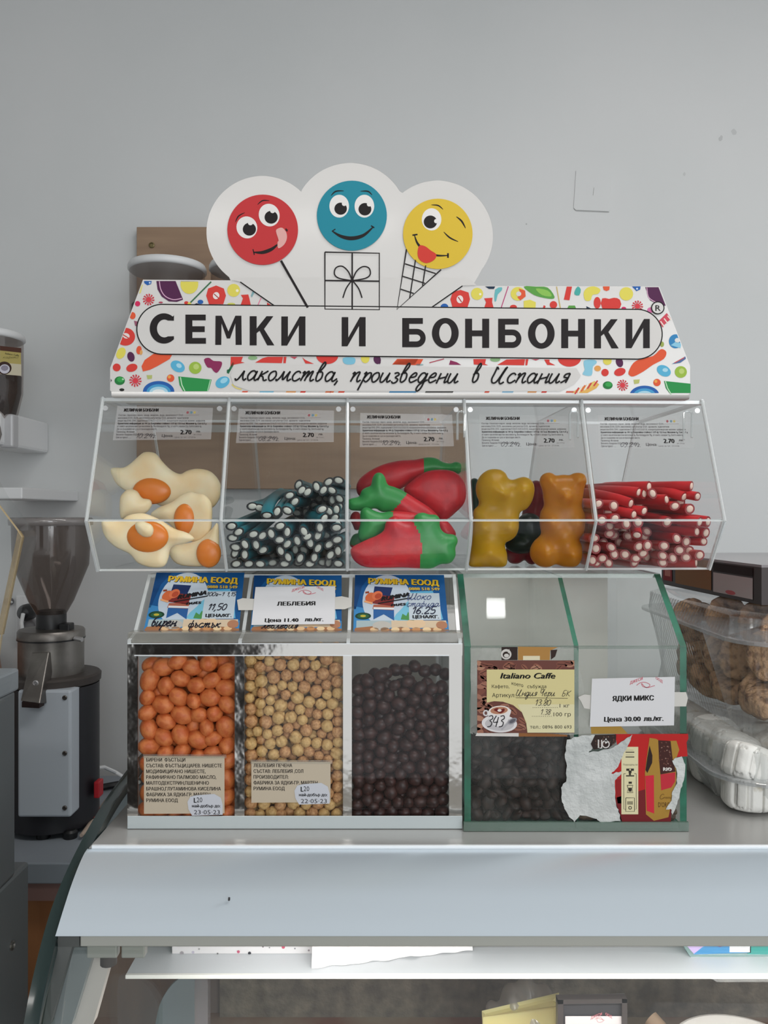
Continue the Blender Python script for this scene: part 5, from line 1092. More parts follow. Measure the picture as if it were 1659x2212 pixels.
# ================================================================= right: boxes of biscuits and chocolate box
def rrect(x0, x1, y0, y1, r, z, n=6):
    L = []
    for cx, cy, a0 in ((x0+r, y0+r, pi), (x1-r, y0+r, 1.5*pi), (x1-r, y1-r, 0), (x0+r, y1-r, .5*pi)):
        for k in range(n+1): a_ = a0+k*pi/2/n; L.append((cx+r*math.cos(a_), cy+r*math.sin(a_), z))
    return L
def loft(mb, loops, caps=(0, 1)):
    n = len(loops[0]); vs = [v for l in loops for v in l]
    fs = [(i*n+k, i*n+(k+1) % n, (i+1)*n+(k+1) % n, (i+1)*n+k) for i in range(len(loops)-1) for k in range(n)]
    if 0 in caps: fs.append(tuple(reversed(range(n))))
    if 1 in caps: fs.append(tuple((len(loops)-1)*n+k for k in range(n)))
    return mb.add(vs, fs)
def fluted(x0, x1, y0, y1, r, z, pitch=.0075, amp=.0012):
    L = rrect(x0, x1, y0, y1, r, z, 14); out = []; acc = 0; n = len(L)
    cx, cy = (x0+x1)/2, (y0+y1)/2
    for i in range(n):
        a_, b_ = Vector(L[i]), Vector(L[(i+1) % n]); l = (b_-a_).length; m = max(1, int(l/(pitch/4)))
        for k in range(m):
            p_ = a_.lerp(b_, k/m); s_ = acc+l*k/m; d = Vector((p_.x-cx, p_.y-cy, 0)).normalized(); out.append(p_+d*amp*math.sin(2*pi*s_/pitch))
        acc += l
    return out
PET = thin('clear_pet', (.97, .975, .975), .06, .05, haze=.06, hazecol='d8dadc')
PETR = thin('pet_rim', (.95, .96, .96), .14, .08, haze=.3, hazecol='c9ccd0')
def tub(label, z0, z1, zl, inset, m=PET, x0=.322, y0=.715):
    x1, y1 = .56, 1.03
    t = thing('biscuit_box', (.44, .87, z0), label, 'container', 'clear plastic biscuit boxes')
    A_ = fluted(x0+inset, x1-inset, y0+inset, y1-inset, .045, z0+.002); B_ = fluted(x0+inset*.25, x1-inset*.25, y0+inset*.25, y1-inset*.25, .045, z1)
    loft(MB(), [[Vector(v)+Vector((0, 0, -.0015))*0 for v in A_], B_], (0,)).build('tray', t, 'all', m=m)
    R0 = rrect(x0-.006, x1+.006, y0-.006, y1+.006, .05, z1, 10); R1 = [(x, y, z1+.004) for x, y, z in R0]
    loft(MB(), [R0, R1]).build('rim', t, m=PETR, bevel=.0008)
    C_ = fluted(x0+.002, x1-.002, y0+.002, y1-.002, .045, z1+.004); D_ = fluted(x0+.004, x1-.004, y0+.004, y1-.004, .045, zl-.005, amp=.0018); E_ = rrect(x0+.014, x1-.014, y0+.014, y1-.014, .04, zl, 10)
    mb = MB(); loft(mb, [C_, D_], ()); loft(mb, [rrect(x0+.004, x1-.004, y0+.004, y1-.004, .045, zl-.005, 10), E_], (1,)); mb.build('lid', t, 'all', m=m)
    return t
tub('clear box of white powdered biscuits, bottom of the stack on the counter', -.2668, -.238, -.206, .012, thin('cloudy_pet', (.96, .97, .97), .07, .06, haze=.20, hazecol='e6e6e4'), x0=.300, y0=.700)
tub('clear box of round brown cracked biscuits below the dark carton', -.2055, -.120, -.0925, .010)
def disc(name, R_, h, m, seed, crack=.16):
    def f(X, Y, Z):
        a_ = np.arctan2(Y, X); rr = R_*(1+.04*np.sin(3*a_+seed)+.025*np.sin(7*a_+2*seed)); d = np.sqrt(X*X+Y*Y)
        q = np.maximum(d-rr+h*.45, 0); w = np.maximum(np.abs(Z)-h*(.55+.25*(1-(d/R_)**2)), 0)
        c = np.minimum(np.abs(np.sin(X*190+seed+2*np.sin(Y*120))), np.abs(np.sin(Y*170+seed*2+2*np.sin(X*140))))
        return np.sqrt(q*q+w*w)-h*.42+np.where(c < .10, crack*h, 0)
    vs, q = nets(f, (-R_*1.2, -R_*1.2, -h*1.6), (R_*1.2, R_*1.2, h*1.6), R_/18)
    return arr_mesh(name, vs, q, m)
BM_ = mat('brown_biscuit', 'c49c76', .8, bump=1, bscale=220, mix='7a583f', mscale=110, mpos=(.48, .66), bdist=.003)
WB_ = mat('sugar_dusted_biscuit', 'e2e1dc', .8, bump=.8, bscale=120, mix='a89c80', mscale=42, mpos=(.6, .72))
dm = [disc('brown_biscuit', .026, .0085, BM_, k) for k in (1, 2, 3)]; wm = [disc('sugar_biscuit', .023, .014, WB_, k, .2) for k in (1, 2)]
def put(me, name, loc, rot, label, cat, group, sc=1):
    o = bpy.data.objects.new(name, me); COL.objects.link(o); o.location = loc; o.rotation_euler = rot; o.scale = (sc,)*3; o['label'] = label; o['category'] = cat; o['group'] = group
R = random.Random(3)
for i, (x, y, Y, rot) in enumerate(((1500, 1340, .950, (1.45, .1, -.4)), (1572, 1338, .900, (1.5, .2, -.5)), (1512, 1408, .935, (.25, -.25, 0)), (1515, 1440, .930, (.12, -.2, .4)), (1608, 1418, .835, (1.4, .1, -.5)), (1572, 1412, .865, (1.35, -.1, -.4)), (1545, 1492, .880, (.5, -.3, .3)), (1588, 1512, .845, (.35, -.2, 0)), (1655, 1500, .800, (1.2, .1, -.4)), (1672, 1415, .790, (1.4, .1, -.6)),
                                    (1648, 1335, .845, (1.4, -.1, -.4)), (1668, 1545, .785, (.3, -.2, 0)), (1720, 1480, .780, (1.2, .2, -.3)), (1625, 1372, .93, (1.3, .1, -.4)), (1700, 1350, .80, (1.4, .1, -.4)))):
    p_ = P(x, y, Y); p_.x = max(p_.x, .352); p_.z = min(max(p_.z, -.180), -.118)
    put(dm[i % 3], 'brown_biscuit', p_, rot, 'round brown cracked biscuit inside the clear box below the dark carton', 'biscuit', 'brown biscuits')
for z in (-.2495, -.2245):
    for k in range(8):
        for q_, xx in enumerate((.3275, .372)):
            put(wm[(k+q_) % 2], 'sugar_biscuit', (xx+.004*(k % 2), .730+.037*k, z+R.uniform(-.002, .002)), (R.uniform(-.3, .3), R.uniform(-.3, .3), R.uniform(0, 6)), 'white sugar-dusted biscuit in the bottom clear box', 'biscuit', 'sugar-dusted biscuits')
# chocolate carton
t = thing('dark_carton', (.46, .88, -.092), 'dark brown shrink-wrapped carton with printed side panel on top of the biscuits', 'box')
q0 = [Vector((.3705, .795, 0)), Vector((.353, 1.03, 0)), Vector((.60, 1.045, 0)), Vector((.62, .815, 0))]
zb, zt = -.0915, -.0535
mb = MB(); mb.use(mat('dark_brown_card', '2e2322', .4)).hexa([v+Vector((0, 0, zb)) for v in (q0[0], q0[3], q0[2], q0[1])]+[v+Vector((0, 0, zt-.001)) for v in (q0[0], q0[3], q0[2], q0[1])]); mb.build('carton', t)
mb = MB(); mb.hexa([v+Vector((0, 0, zt-.001)) for v in (q0[0], q0[3], q0[2], q0[1])]+[v+Vector((0, 0, zt+.0015)) for v in (q0[0], q0[3], q0[2], q0[1])]); mb.build('wrap_film', t, m=mat('grey_film', '8d888a', .18, bump=.5, bscale=16, mix='7c777a', mscale=8, bdist=.004))
SD = plane3(q0[0]+Vector((0, 0, zb)), q0[1]+Vector((0, 0, zb)), q0[0]+Vector((0, 0, zt)))
a = Art(SD, .0005, .00006)
def sq(u, v):
    A_ = q0[1].lerp(q0[0], u); return A_+Vector((0, 0, zb+(zt-zb)*v))
def pxof(p): return (CX+p.x/p.y*F, CY-p.z/p.y*F)
a.tr = lambda u, v: pxof(sq(u, v)); a.k = 1
def rr(u0, v0, u1, v1, c, l): a.poly([(u0, v0), (u1, v0), (u1, v1), (u0, v1)], c, l)
rr(.02, .15, .13, .62, '8c3034', 0); rr(.04, .3, .11, .5, 'c07a70', 1)
rr(.17, .12, .56, .98, '8a6444', 0)
for k in range(11):
    w = .33 if k % 3 else .22; a.line([(.20+.0*k, .90-.065*k), (.20+w, .90-.065*k)], .022, '5a3c28', 1)
rr(.58, .10, .93, .66, 'b0a8a6', 0); rr(.58, .70, .93, .93, '241b1b', 1); a.line([(.60, .82), (.90, .82)], .02, '54423a', 2)
for k in range(6): a.line([(.60 if k > 3 else .73, .60-.08*k), (.90-.04*(k % 3), .60-.08*k)], .022, '6e6666', 1)
a.ell(.74, .17, .045, .06, 'b05a5e', 2)
a.build('printed_side', t)

# unseen shelving added behind the viewer, to give the silver strips a reflection
t = thing('added_reflection_shelving', (-.7, -2.6, -1.5), 'dark wooden shelving added behind the viewer only for its reflection', 'shelving')
DW = mat('dark_wood', '3c3430', .5)
MB().box(-1.3, -.62, -2.75, -2.70, -1.5, .5).build('back', t, m=DW)
for z in (-1.5, -1.0, -.6, -.2, .2, .48): MB().box(-1.3, -.62, -2.70, -2.40, z, z+.03).build('shelf_board', t, m=DW)
for x in (-1.33, -.65): MB().box(x, x+.03, -2.75, -2.40, -1.5, .51).build('side_board', t, m=DW)

# ================================================================= the sweets in the five bins
ZF = -.0514
def fr(x0, y0, k): return lambda L: [(x0+x*k, y0+y*k) for x, y in L]
T3 = fr(170, 840, .3677); T4 = fr(740, 840, .2532); TB = fr(1000, 990, .1748); TR = fr(1260, 1020, .18083); TT = fr(470, 1010, .1748)
def xz(pts, Y): return [((x-CX)*Y/F, (CY-y)*Y/F) for x, y in pts]
def slab(px, Y, t, Rr, m, h=.0017, bend=(0, 0), wav=0, seed=0, lumps=()):
    """cushion-shaped gummy with the given outline standing at depth Y -> verts, quads (world)"""
    L = xz(smooth_line(px, 4, True), Y); xs = [p[0] for p in L]; zs = [p[1] for p in L]; cx, cz = sum(xs)/len(xs), sum(zs)/len(zs)
    ext = t+abs(bend[0])*(max(xs)-min(xs))/2+abs(bend[1])*(max(zs)-min(zs))/2+.004
    def f(X, Yy, Z):
        w = Y-Yy-bend[0]*(X-cx)-bend[1]*(Z-cz)-wav*np.sin((X-cx)*70+seed)*np.cos((Z-cz)*60)
        d = polysdf(L, X[:, 0, :], Z[:, 0, :])[:, None, :]
        tt = t+0*X
        for (lx, ly, lr, lh) in lumps:
            (a_, b_), = xz([(lx, ly)], Y); tt = tt+lh*np.exp(-((X-a_)**2+(Z-b_)**2)/(lr*Y/F)**2)
        q = np.maximum(d+Rr, 0)/Rr
        return (np.sqrt(q*q+(w/(tt/2))**2)-1)*t/2
    vs, q = nets(f, (min(xs)-.004, Y-ext, min(zs)-.004), (max(xs)+.004, Y+ext, max(zs)+.004), h)
    dz = ZF-vs[:, 2].min()
    if dz > 0: vs[:, 2] += dz
    return vs, q
def gummy(name, label, cat, group, px, Y, t, Rr, m, caps=(), **k):
    vs, q = slab(px, Y, t, Rr, m, **k); c = vs.mean(0); loc = (float(c[0]), float(c[1]), float(vs[:, 2].min()))
    th = thing(name, loc, label, cat, group); cen = vs[q].mean(1); rem = np.ones(len(q), bool)
    for nm, m2, poly, lab in caps:
        L = xz(poly, Y); ins = inpoly(L, cen[:, 0], cen[:, 2]) & rem; rem &= ~ins
        if ins.any():
            qq = q[ins]; u, inv = np.unique(qq, return_inverse=True); o = link(nm, arr_mesh(nm, vs[u]-np.array(loc), inv.reshape(qq.shape), m2), th)
            if lab: o['label'] = lab
    qq = q[rem]; u, inv = np.unique(qq, return_inverse=True); link('body', arr_mesh('body', vs[u]-np.array(loc), inv.reshape(qq.shape), m), th)
    return th
EGGW = mat('egg_white_gummy', 'ffeecb', .42, sss=.3, mix='fbd9a4', mscale=18, bump=.05, bscale=90); YOLK = mat('egg_yolk_gummy', 'e8842a', .32, sss=.4)
def egg(pts, Y, yolk, lab, bend=(0, 0), lumps=(), seed=0):
    th = gummy('fried_egg_sweet', lab, 'sweet', 'fried egg sweets', T3(pts), Y, .013, .011, EGGW, bend=bend, wav=.0016, seed=seed, lumps=lumps)
    if yolk:
        (x, y, rx, ry) = yolk; (a_, b_), = T3([(x, y)]); p = P(a_, b_, Y-.0055)
        x0 = th.location.x; p.y -= bend[0]*(p.x-x0)
        s_ = .3677*Y/F; mb = MB()
        n, m_ = 28, 10; vs = []
        for i in range(m_+1):
            for k in range(n):
                th_ = pi/2*i/m_; ph = 2*pi*k/n; vs.append((p.x+rx*s_*math.sin(th_)*math.cos(ph), p.y-.0065*math.cos(th_), p.z+ry*s_*math.sin(th_)*math.sin(ph)))
        mb.add(vs, [(i*n+k, (i+1)*n+k, (i+1)*n+(k+1) % n, i*n+(k+1) % n) for i in range(m_) for k in range(n)]); mb.build('yolk', th, 'all', m=YOLK, label='glossy orange yolk dome')
egg([(188, 478), (205, 462), (270, 460), (330, 420), (385, 376), (430, 372), (465, 385), (500, 430), (550, 478), (600, 500), (640, 480), (700, 468), (770, 482), (815, 525), (832, 570), (825, 640), (780, 700), (700, 720), (560, 700), (480, 690), (400, 650), (320, 630), (270, 600), (220, 560), (195, 510)], .790, (430, 600, 112, 78), 'fried egg gummy at the top of its heap, widest of the five', bend=(0, .15), seed=1)
egg([(245, 650), (265, 610), (300, 588), (345, 600), (375, 640), (420, 650), (428, 690), (380, 740), (300, 750), (250, 760)], .773, None, 'small crumpled fried egg gummy at the left side of the heap', seed=2)
egg([(400, 740), (450, 700), (540, 665), (600, 625), (660, 605), (700, 615), (750, 622), (790, 670), (795, 750), (780, 850), (700, 900), (600, 870), (520, 790), (440, 770)], .762, (628, 765, 68, 92), 'folded fried egg gummy standing in the middle of the heap', bend=(.35, 0), lumps=((170+500*.3677, 840+705*.3677, 22, .006),), seed=3)
egg([(135, 785), (170, 765), (250, 770), (290, 742), (350, 730), (400, 735), (480, 770), (560, 820), (640, 845), (682, 882), (620, 910), (545, 930), (525, 1000), (500, 1045), (430, 1050), (350, 1025), (300, 970), (220, 930), (160, 870)], .738, (405, 868, 122, 92), 'fried egg gummy leaning on the front pane with a big orange yolk', seed=4)
th = egg([(330, 790), (360, 775), (400, 785), (430, 800), (442, 835), (425, 868), (385, 872), (350, 850), (332, 820)], .7265, None, 'little folded tip of egg gummy lying over the front yolk', seed=6) 
egg([(522, 950), (560, 918), (640, 905), (720, 880), (790, 820), (828, 790), (832, 1000), (780, 1038), (650, 1045), (570, 1030), (530, 990)], .752, (768, 965, 72, 84), 'fried egg gummy lying low beside the first divider', bend=(.25, 0), seed=5)

SR = mat('strawberry_red_gummy', 'cf1f2b', .42, sss=.3, mix='b81a28', mscale=60, bump=.35, bscale=110); SG = mat('strawberry_green_gummy', '35964a', .42, sss=.3, bump=.1, bscale=60, mix='2c8a42', mscale=30)
def berry(pts, Y, green, lab, **k): return gummy('strawberry_sweet', lab, 'sweet', 'strawberry sweets', T4(pts), Y, .020, .016, SR, caps=[('leaf_cap', SG, T4(green), 'matte green leafy cap')] if green else [], **k)
berry([(118, 870), (130, 790), (200, 720), (330, 650), (480, 612), (620, 603), (680, 590), (740, 583), (800, 592), (860, 625), (920, 635), (970, 620), (1010, 640), (1012, 690), (990, 728), (900, 715), (780, 745), (600, 800), (480, 860), (300, 900), (160, 920)], .800, [(675, 500), (1100, 500), (1100, 800), (700, 800), (692, 690)], 'long strawberry gummy lying across the top of the heap, green end right')
berry([(520, 860), (600, 775), (700, 710), (820, 688), (950, 705), (1030, 780), (1055, 880), (1035, 980), (960, 1060), (890, 1115), (830, 1115), (760, 1060), (680, 1000), (590, 940)], .782, None, 'large plain red strawberry gummy on the upper right of the heap')
berry([(45, 965), (70, 935), (140, 918), (160, 870), (200, 840), (240, 825), (255, 760), (285, 718), (330, 716), (362, 750), (385, 815), (440, 835), (500, 860), (550, 888), (640, 945), (760, 1025), (830, 1110), (760, 1160), (560, 1160), (430, 1060), (330, 1050), (280, 1020), (200, 1040), (120, 1040), (60, 1030)], .762, [(0, 650), (500, 650), (552, 888), (500, 960), (430, 1040), (420, 1200), (0, 1200)], 'strawberry gummy with star-shaped green cap on the left of the heap', lumps=((740+290*.2532, 840+820*.2532, 14, .006),))
berry([(150, 1060), (170, 1020), (215, 1010), (265, 1035), (330, 1055), (430, 1040), (560, 1050), (640, 1070), (640, 1180), (520, 1220), (350, 1230), (280, 1290), (200, 1310), (140, 1290), (130, 1230), (150, 1150)], .748, [(0, 900), (425, 900), (420, 1040), (440, 1120), (400, 1500), (0, 1500)], 'strawberry gummy half hidden below the star-capped one')
berry([(65, 1400), (85, 1355), (150, 1320), (230, 1283), (290, 1258), (350, 1215), (370, 1140), (420, 1098), (460, 1090), (500, 1125), (560, 1145), (600, 1130), (620, 1085), (680, 1062), (740, 1078), (790, 1080), (828, 1110), (832, 1190), (880, 1240), (955, 1252), (985, 1305), (962, 1365), (965, 1430), (920, 1495), (835, 1505), (760, 1540), (650, 1540), (500, 1532), (300, 1535), (180, 1525), (100, 1475)], .735, [(600, 1000), (600, 1130), (635, 1200), (662, 1260), (672, 1350), (650, 1600), (1100, 1600), (1100, 1000)], 'front strawberry gummy pressed on the pane, green cap at right')
berry([(62, 1110), (80, 1060), (120, 1045), (160, 1080), (160, 1180), (110, 1210), (85, 1160)], .790, None, 'dark red strawberry gummy peeping out at the left divider')
berry([(60, 1310), (90, 1245), (150, 1230), (220, 1250), (230, 1330), (120, 1360), (70, 1350)], .775, [(0, 1000), (300, 1000), (300, 1320), (0, 1340)], 'dark green gummy tip at the bottom left of the strawberry bin')
berry([(800, 1130), (880, 1120), (940, 1180), (970, 1250), (900, 1290), (820, 1280)], .780, None, 'red strawberry gummy behind the green cap at lower right')

def bear(parts, Y, m, lab, k=.0035, h=.0017):
    E_ = []
    for (x, y, rx, ry, rz, dy) in parts:
        (a_, b_), = TB([(x, y)]); p = P(a_, b_, Y); s_ = .1748*Y/F; E_.append((p.x, Y-dy, p.z, rx*s_, rz, ry*s_))
    def f(X, Yy, Z):
        acc = None
        for (ex, ey, ez, a_, b_, c_) in E_:
            r_ = min(a_, b_, c_); d = (np.sqrt(((X-ex)/a_)**2+((Yy-ey)/b_)**2+((Z-ez)/c_)**2)-1)*r_
            if acc is None: acc = d
            else:
                g = np.clip(.5+.5*(d-acc)/k, 0, 1); acc = d*(1-g)+acc*g-k*g*(1-g)
        return acc
    lo = [min(e[i]-e[i+3] for e in E_)-.004 for i in range(3)]; hi = [max(e[i]+e[i+3] for e in E_)+.004 for i in range(3)]
    vs, q = nets(f, lo, hi, h); dz = ZF-vs[:, 2].min()
    if dz > 0: vs[:, 2] += dz
    c = vs.mean(0); loc = (float(c[0]), float(c[1]), float(vs[:, 2].min())); th = thing('gummy_bear', loc, lab, 'sweet', 'giant gummy bears')
    link('body', arr_mesh('body', vs-np.array(loc), q, m), th); return th
def jelly(name, c):
    m = mat(name, c, .3, sss=.8, bump=.05, bscale=50); b = m.node_tree.nodes['Principled BSDF']; b.inputs['Subsurface Radius'].default_value = (.016, .010, .003); b.inputs['Transmission Weight'].default_value = .45; b.inputs['IOR'].default_value = 1.3
    return m
def bl(L): return tuple((1000+x*.1748, 990+y*.1748, r, h_) for x, y, r, h_ in L)
gummy('gummy_bear', 'amber-orange gummy bear standing upright with round ears in its bin', 'sweet', 'giant gummy bears', TB([(1055, 212), (990, 235), (950, 290), (950, 350), (980, 430), (990, 530), (1000, 620), (960, 700), (945, 800), (955, 900), (962, 975), (880, 1060), (835, 1140), (828, 1230), (870, 1320), (960, 1378), (1060, 1385), (1150, 1350), (1240, 1380), (1380, 1382), (1450, 1320), (1475, 1220), (1465, 1110), (1437, 1040), (1490, 960), (1512, 850), (1508, 740), (1470, 640), (1480, 530), (1500, 400), (1528, 320), (1500, 240), (1430, 215), (1360, 225), (1320, 245), (1240, 240), (1150, 250), (1110, 225)]),
      .752, .022, .018, jelly('orange_jelly', 'd48c20'), h=.0016, lumps=bl([(1235, 520, 14, .014), (1055, 840, 13, .010), (1405, 850, 13, .010), (1000, 1225, 17, .012), (1335, 1225, 17, .012), (1225, 1000, 20, .006), (1055, 305, 9, .006), (1412, 310, 9, .006)]))
gummy('gummy_bear', 'yellow gummy bear leaning to the right beside the strawberry bin', 'sweet', 'giant gummy bears', TB([(385, 172), (300, 190), (220, 250), (170, 340), (158, 430), (172, 510), (195, 570), (185, 630), (130, 695), (122, 900), (108, 1100), (82, 1290), (90, 1380), (300, 1385), (520, 1378), (548, 1240), (527, 1160), (524, 1090), (600, 1050), (660, 990), (690, 900), (692, 780), (712, 705), (790, 665), (855, 570), (885, 440), (870, 350), (820, 292), (750, 270), (680, 285), (620, 305), (562, 290), (530, 230), (470, 185)]),
      .752, .022, .018, jelly('yellow_jelly', 'cda01c'), h=.0016, lumps=bl([(360, 420, 26, .008), (740, 430, 18, .008), (220, 900, 14, .010), (580, 900, 15, .010), (300, 1230, 24, .010), (470, 480, 12, .006), (400, 640, 22, -.006)]))
bear([(155, 470, 80, 170, .012, 0), (140, 310, 55, 65, .009, 0), (170, 620, 90, 120, .012, 0)], .80, jelly('green_jelly', '134030'), 'dark green gummy bear mostly hidden behind the yellow one')
bear([(900, 480, 120, 200, .014, 0), (905, 350, 58, 60, .009, 0), (880, 720, 150, 200, .014, 0)], .80, jelly('red_jelly', '8c1420'), 'deep red gummy bear upright between the yellow and amber bears')
bear([(820, 850, 170, 175, .013, 0), (720, 1060, 200, 120, .012, 0), (860, 960, 140, 130, .012, 0)], .778, jelly('black_green_jelly', '1c2a20'), 'blackish green gummy bear in the gap between the two front bears')
bear([(660, 1190, 135, 120, .012, 0), (850, 1230, 90, 120, .012, 0), (640, 1290, 80, 50, .009, 0)], .79, jelly('dark_red_jelly', '7c1420'), 'dark red gummy bear feet at the bottom between the front bears')
bear([(1500, 620, 60, 320, .012, 0), (1490, 1050, 60, 160, .012, 0)], .81, jelly('red_jelly', '8c1420'), 'deep red gummy bear squeezed behind the amber bear by the divider')

def stick(end, Y0, dx, dy, mats, label, cat, group, name, r1, r2, rot=0, L=.15, lift=0, xlim=None, k=1.0):
    casing, core, cut = mats
    a_ = P(end[0], end[1], Y0); b_ = P(end[0]+dx, end[1]+dy, Y0)
    lat = (b_-a_); ll = lat.length; dep = math.sqrt(max((L*k)**2-ll*ll, .0009)); dep = min(dep, .955-Y0)
    pts = []
    for i in range(7):
        s_ = i/6; e_ = s_**.8 if ll > .02 else s_
        p = a_+lat*(1-(1-s_)**1.7 if ll > .02 else s_)+Vector((0, dep*(s_**1.5 if ll > .02 else s_), lift*math.sin(pi*s_)))
        if xlim: p.x = min(max(p.x, xlim[0]+r1), xlim[1]-r1)
        p.z = max(p.z, ZF+min(r1, r2)+.0003); pts.append(p)
    th = thing(name, pts[0], label, cat, group)
    mb = MB().use(casing); mb.tube(pts, r1, 12, caps=False, r2=r2, rot=rot); n = 12
    # cut end: dark rim then the white filling as its own part
    T = (pts[1]-pts[0]).normalized(); base = [Vector(v) for v in mb.v[:n]]
    c_ = pts[0]; mid = [c_+(v-c_)*.68 for v in base]
    mb.use(cut).add(base+mid, [((i+1) % n, i, n+i, n+(i+1) % n) for i in range(n)])
    mb.build('casing', th, 'all')
    o2 = [c_+(v-c_)*.66-T*.0003 for v in base]; o3 = [c_+(v-c_)*.4-T*.0007 for v in base]; o1 = [c_+(v-c_)*.68+T*.0006 for v in base]
    MB().add(o1+o2+o3, [(i, n+i, n+(i+1) % n, (i+1) % n) for i in range(n)]+[(n+i, 2*n+i, 2*n+(i+1) % n, n+(i+1) % n) for i in range(n)]+[tuple(2*n+i for i in range(n))]).build('filling', th, 'all', m=core, fix=True)
RC = (mat('red_liquorice', 'cc1f26', .42, bump=.1, bscale=200, mix='bc1820', sss=.15, mscale=30), mat('cream_filling', 'e0c4b4', .6), mat('red_cut', '8a1218', .5))
TC = (mat('teal_liquorice', '157480', .38, bump=.1, bscale=160, mix='0e5a64', mscale=25), mat('pale_filling', 'c6c8be', .6), mat('black_cut', '121618', .5))
R = random.Random(21)
def frontY(px, py):   # depth of the front panes at the height seen at this pixel
    Y = .72
    for _ in range(4):
        z = (CY-py)*Y/F; x = (px-CX)*Y/F
        Y = (.70+.046*(z+.0082)/.1122 if z > -.0082 else .70+.0305*(-.0082-z)/.0445)+.035*x
    return Y
RED_ = [(785, 172, -420, -10), (662, 240, -450, -70), (730, 255, -350, -60), (828, 255, -150, -40), (1292, 165, -560, -20), (1365, 290, -380, -110), (1205, 295, -380, -190), (995, 328, -420, -10), (1095, 405, -220, -60), (180, 378, -100, -60), (365, 400, -240, -60), (568, 375, -400, -190), (728, 463, -380, -50), (605, 508, -400, -130), (1272, 440, -260, -20), (1003, 595, -60, -170), (378, 555, -230, -60), (222, 575, -120, -60), (515, 617, -60, -20), (655, 598, -30, -60), (1390, 597, -350, -70), (1512, 592, -450, -70), (1358, 712, -380, -40), (1490, 725, -300, -60), (1118, 792, -200, -30), (1232, 830, -60, -20), (1438, 828, -300, -5),
        (318, 640, 0, 0, 1), (400, 650, 0, 0, 2), (315, 735, 0, 0, 1), (370, 755, 0, 0, 2), (530, 765, 0, 0, 2), (640, 752, 110, -260), (735, 768, 0, 0, 2), (762, 712, 0, 0, 2), (855, 760, 0, 0, 3), (925, 672, 0, 0, 3), (430, 838, 0, 0, 2), (150, 912, -20, 0), (335, 898, -150, 5), (665, 888, -180, -50), (768, 876, -40, -10), (838, 896, 0, 0, 1), (965, 880, 0, 0), (1150, 932, 0, 0), (1262, 938, 0, 0, 1), (370, 980, 0, 0), (500, 984, 0, 0), (630, 1030, -180, -30), (715, 970, 0, 0), (760, 1015, 0, 0, 1), (950, 998, 0, 0), (1070, 1028, 0, 0), (1228, 1018, 0, 0), (1400, 992, -240, 10), (1400, 1140, -850, -10), (948, 1112, -100, 0), (612, 1150, -220, -60), (302, 1132, 0, 0), (155, 1122, 0, 0), (228, 1030, 0, 0), (110, 1055, 0, 0), (620, 350, 0, 0, 2), (668, 382, 0, 0, 2), (1155, 360, -100, 0, 1), (130, 790, 0, 0), (300, 480, -200, -60, 1), (480, 300, -300, -60, 2), (300, 290, -200, -40, 2), (900, 560, -300, -10, 3), (1150, 640, -260, 0, 2), (860, 640, -200, 0, 4), (1180, 560, -300, -20, 3), (480, 700, 0, 0, 3), (600, 680, 0, 0, 3), (1040, 760, 0, 0, 4), (240, 850, 0, 0, 2), (540, 850, 0, 0, 3), (900, 830, 0, 0, 3), (1340, 880, 0, 0, 3), (1100, 880, 0, 0, 3), (1330, 1090, -200, 0, 3), (820, 1080, -200, 0, 2), (450, 1080, 0, 0, 3), (560, 920, 0, 0, 2), (860, 980, 0, 0, 2), (1080, 1120, -300, 0, 3), (1260, 760, -200, 0, 3)]
lx = (Lw(XS[4]+.002, .8, 0).x, Lw(XS[5]-.0035, .72, 0).x)
for e in RED_:
    (px, py), = TR([e[:2]]); d = e[4] if len(e) > 4 else 0
    stick((px, py), frontY(px, py)+.011+d*.018+R.uniform(0, .006), e[2]*.18083, e[3]*.18083, RC, 'red jelly stick with cream filling in the bin at the right end', 'sweet', 'red filled jelly sticks', 'jelly_stick', .0051, .0047*R.uniform(.85, 1), R.uniform(0, 3), xlim=lx, L=.16)
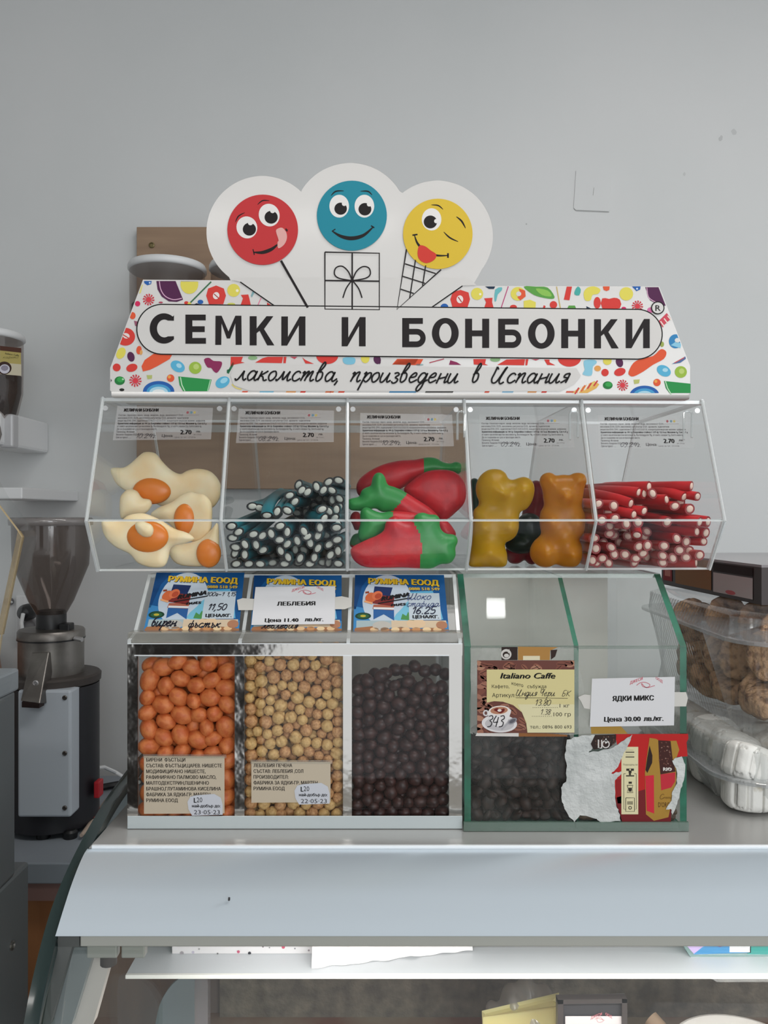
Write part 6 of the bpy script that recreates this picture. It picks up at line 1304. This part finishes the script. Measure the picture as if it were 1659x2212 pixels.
TEAL_ = [(170, 725, 170, -210), (258, 797, 130, -200), (443, 825, 30, -240), (610, 592, -30, -330), (735, 545, -100, -260), (862, 532, -110, -230), (430, 480, -40, -110, 1), (520, 500, 20, -250, 1), (890, 345, 40, -30, 1), (955, 422, 50, -10, 1), (1000, 215, 0, 0, 2), (1040, 280, 0, 0, 1), (1112, 303, 0, 0, 1), (1222, 237, 30, -30, 1), (1308, 280, 0, 0, 1), (1370, 180, 60, -30, 1), (1410, 282, 70, -20, 1), (1530, 160, 0, 0, 1), (1418, 400, 0, 0, 2), (1540, 385, 0, 0, 2), (1293, 515, -260, -10), (1375, 540, 0, 0, 1), (1468, 520, 0, 0, 1), (1535, 490, 0, 0, 2), (1320, 628, -350, -45), (1445, 625, 60, -30, 1), (1525, 705, 0, 0, 1), (773, 723, -80, -80), (860, 797, -70, -120), (1068, 790, -160, -90), (1265, 740, -200, -30), (1470, 745, -120, -50),
         (172, 868, 0, 0), (385, 880, 0, 0, 2), (555, 842, 0, 0), (662, 817, 0, 0), (765, 893, 0, 0), (860, 945, 0, 0), (985, 905, 0, 0), (1108, 852, 0, 0), (1240, 840, 0, 0), (1335, 835, 0, 0, 2), (1145, 932, 0, 0), (1380, 950, 0, 0), (1525, 893, 0, 0), (222, 985, 0, 0), (337, 950, 0, 0), (475, 955, 0, 0), (560, 1020, 0, 0), (625, 1015, 0, 0, 2), (780, 1030, 0, 0), (960, 1015, 0, 0, 1), (1065, 1020, 0, 0, 1), (1240, 997, 0, 0), (170, 1055, 0, 0), (335, 1075, 0, 0), (300, 1125, 0, 0, 2), (680, 1090, 0, 0, 3), (870, 1107, 0, 0), (1020, 1120, 0, 0), (1195, 1110, 0, 0), (1395, 1080, 0, 0), (1505, 1030, 0, -60), (1372, 1172, 0, 0, 1), (230, 1215, 0, 0), (385, 1215, 0, 0), (525, 1195, 0, 0), (680, 1207, 0, 0, 1), (828, 1208, 0, 0), (1005, 1213, 0, 0, 1), (1140, 1220, 0, 0), (1298, 1200, 0, 0, 1), (1490, 1205, 0, 0), (800, 1130, 0, 0, 2), (1300, 1040, 0, 0, 3)]
TEAL_ += [(x, y, 0, 0, 6) for y in range(830, 1200, 120) for x in range(190+(y//95 % 2)*50, 1500, 150)] + [(x, y, 0, 0, 6) for y in (470, 560, 650, 720) for x in range(980, 1500, 110)] + [(x, 380, 0, 0, 6) for x in range(1050, 1480, 100)]
lx = (Lw(XS[1]+.002, .76, 0).x, Lw(XS[2]-.002, .76, 0).x)
HR = {0: pi/2, }
for i, e in enumerate(TEAL_):
    (px, py), = TT([e[:2]]); d = e[4] if len(e) > 4 else 0
    rot = R.uniform(-.9, 2.2) if e[1] < 1180 else R.uniform(-.25, .25)
    stick((px, py), frontY(px, py)+.011+d*.018+R.uniform(0, .006), e[2]*.1748, e[3]*.1748, TC, 'dark teal jelly stick with white filling in the second bin', 'sweet', 'dark teal filled jelly sticks', 'jelly_stick', .0056, .0039, rot, xlim=lx, L=.15)

# ---- deeper nesting: a part's own pieces hang under that part
def kids(th, nm): return [c for c in th.children if c.name.split('.')[0] == nm]
def nest(th, par, names):
    p = kids(th, par)[0]
    for nm in names:
        for c in kids(th, nm): c.parent = p
by = {}
for o in list(COL.objects):
    if o.type == 'EMPTY': by.setdefault(o.name, o)
g_ = by['coffee_grinder']; nest(g_, 'hopper', ['hopper_rim', 'hopper_collar']); nest(g_, 'front_panel', ['screw']); nest(g_, 'chute', ['chute_mouth', 'chute_bolt']); nest(g_, 'grinding_head', ['seam_ring', 'bolt_plate', 'side_knob'])
nest(by['display_case'], 'hood', ['hood_lip', 'paint_chip']); nest(by['display_case'], 'shelf', ['shelf_edge']); nest(by['display_case'], 'lower_rail', ['rail_clip', 'rail_end', 'clip_screw'])
nest(by['wooden_board'], 'board', ['screw']); nest(by['power_plug'], 'plug_body', ['lead']); nest(by['wall_socket'], 'socket_plate', ['socket_face'])
lids = kids(DISP, 'lid'); key = lambda o: sum(v.co.x for v in o.data.vertices)/len(o.data.vertices)
lids.sort(key=key)
for nm in ('hinge_pin', 'lid_stop'):
    for c in kids(DISP, nm): c.parent = min(lids, key=lambda l: abs(key(l)-key(c)))
nest(SIGN, 'board', ['printed_face'])
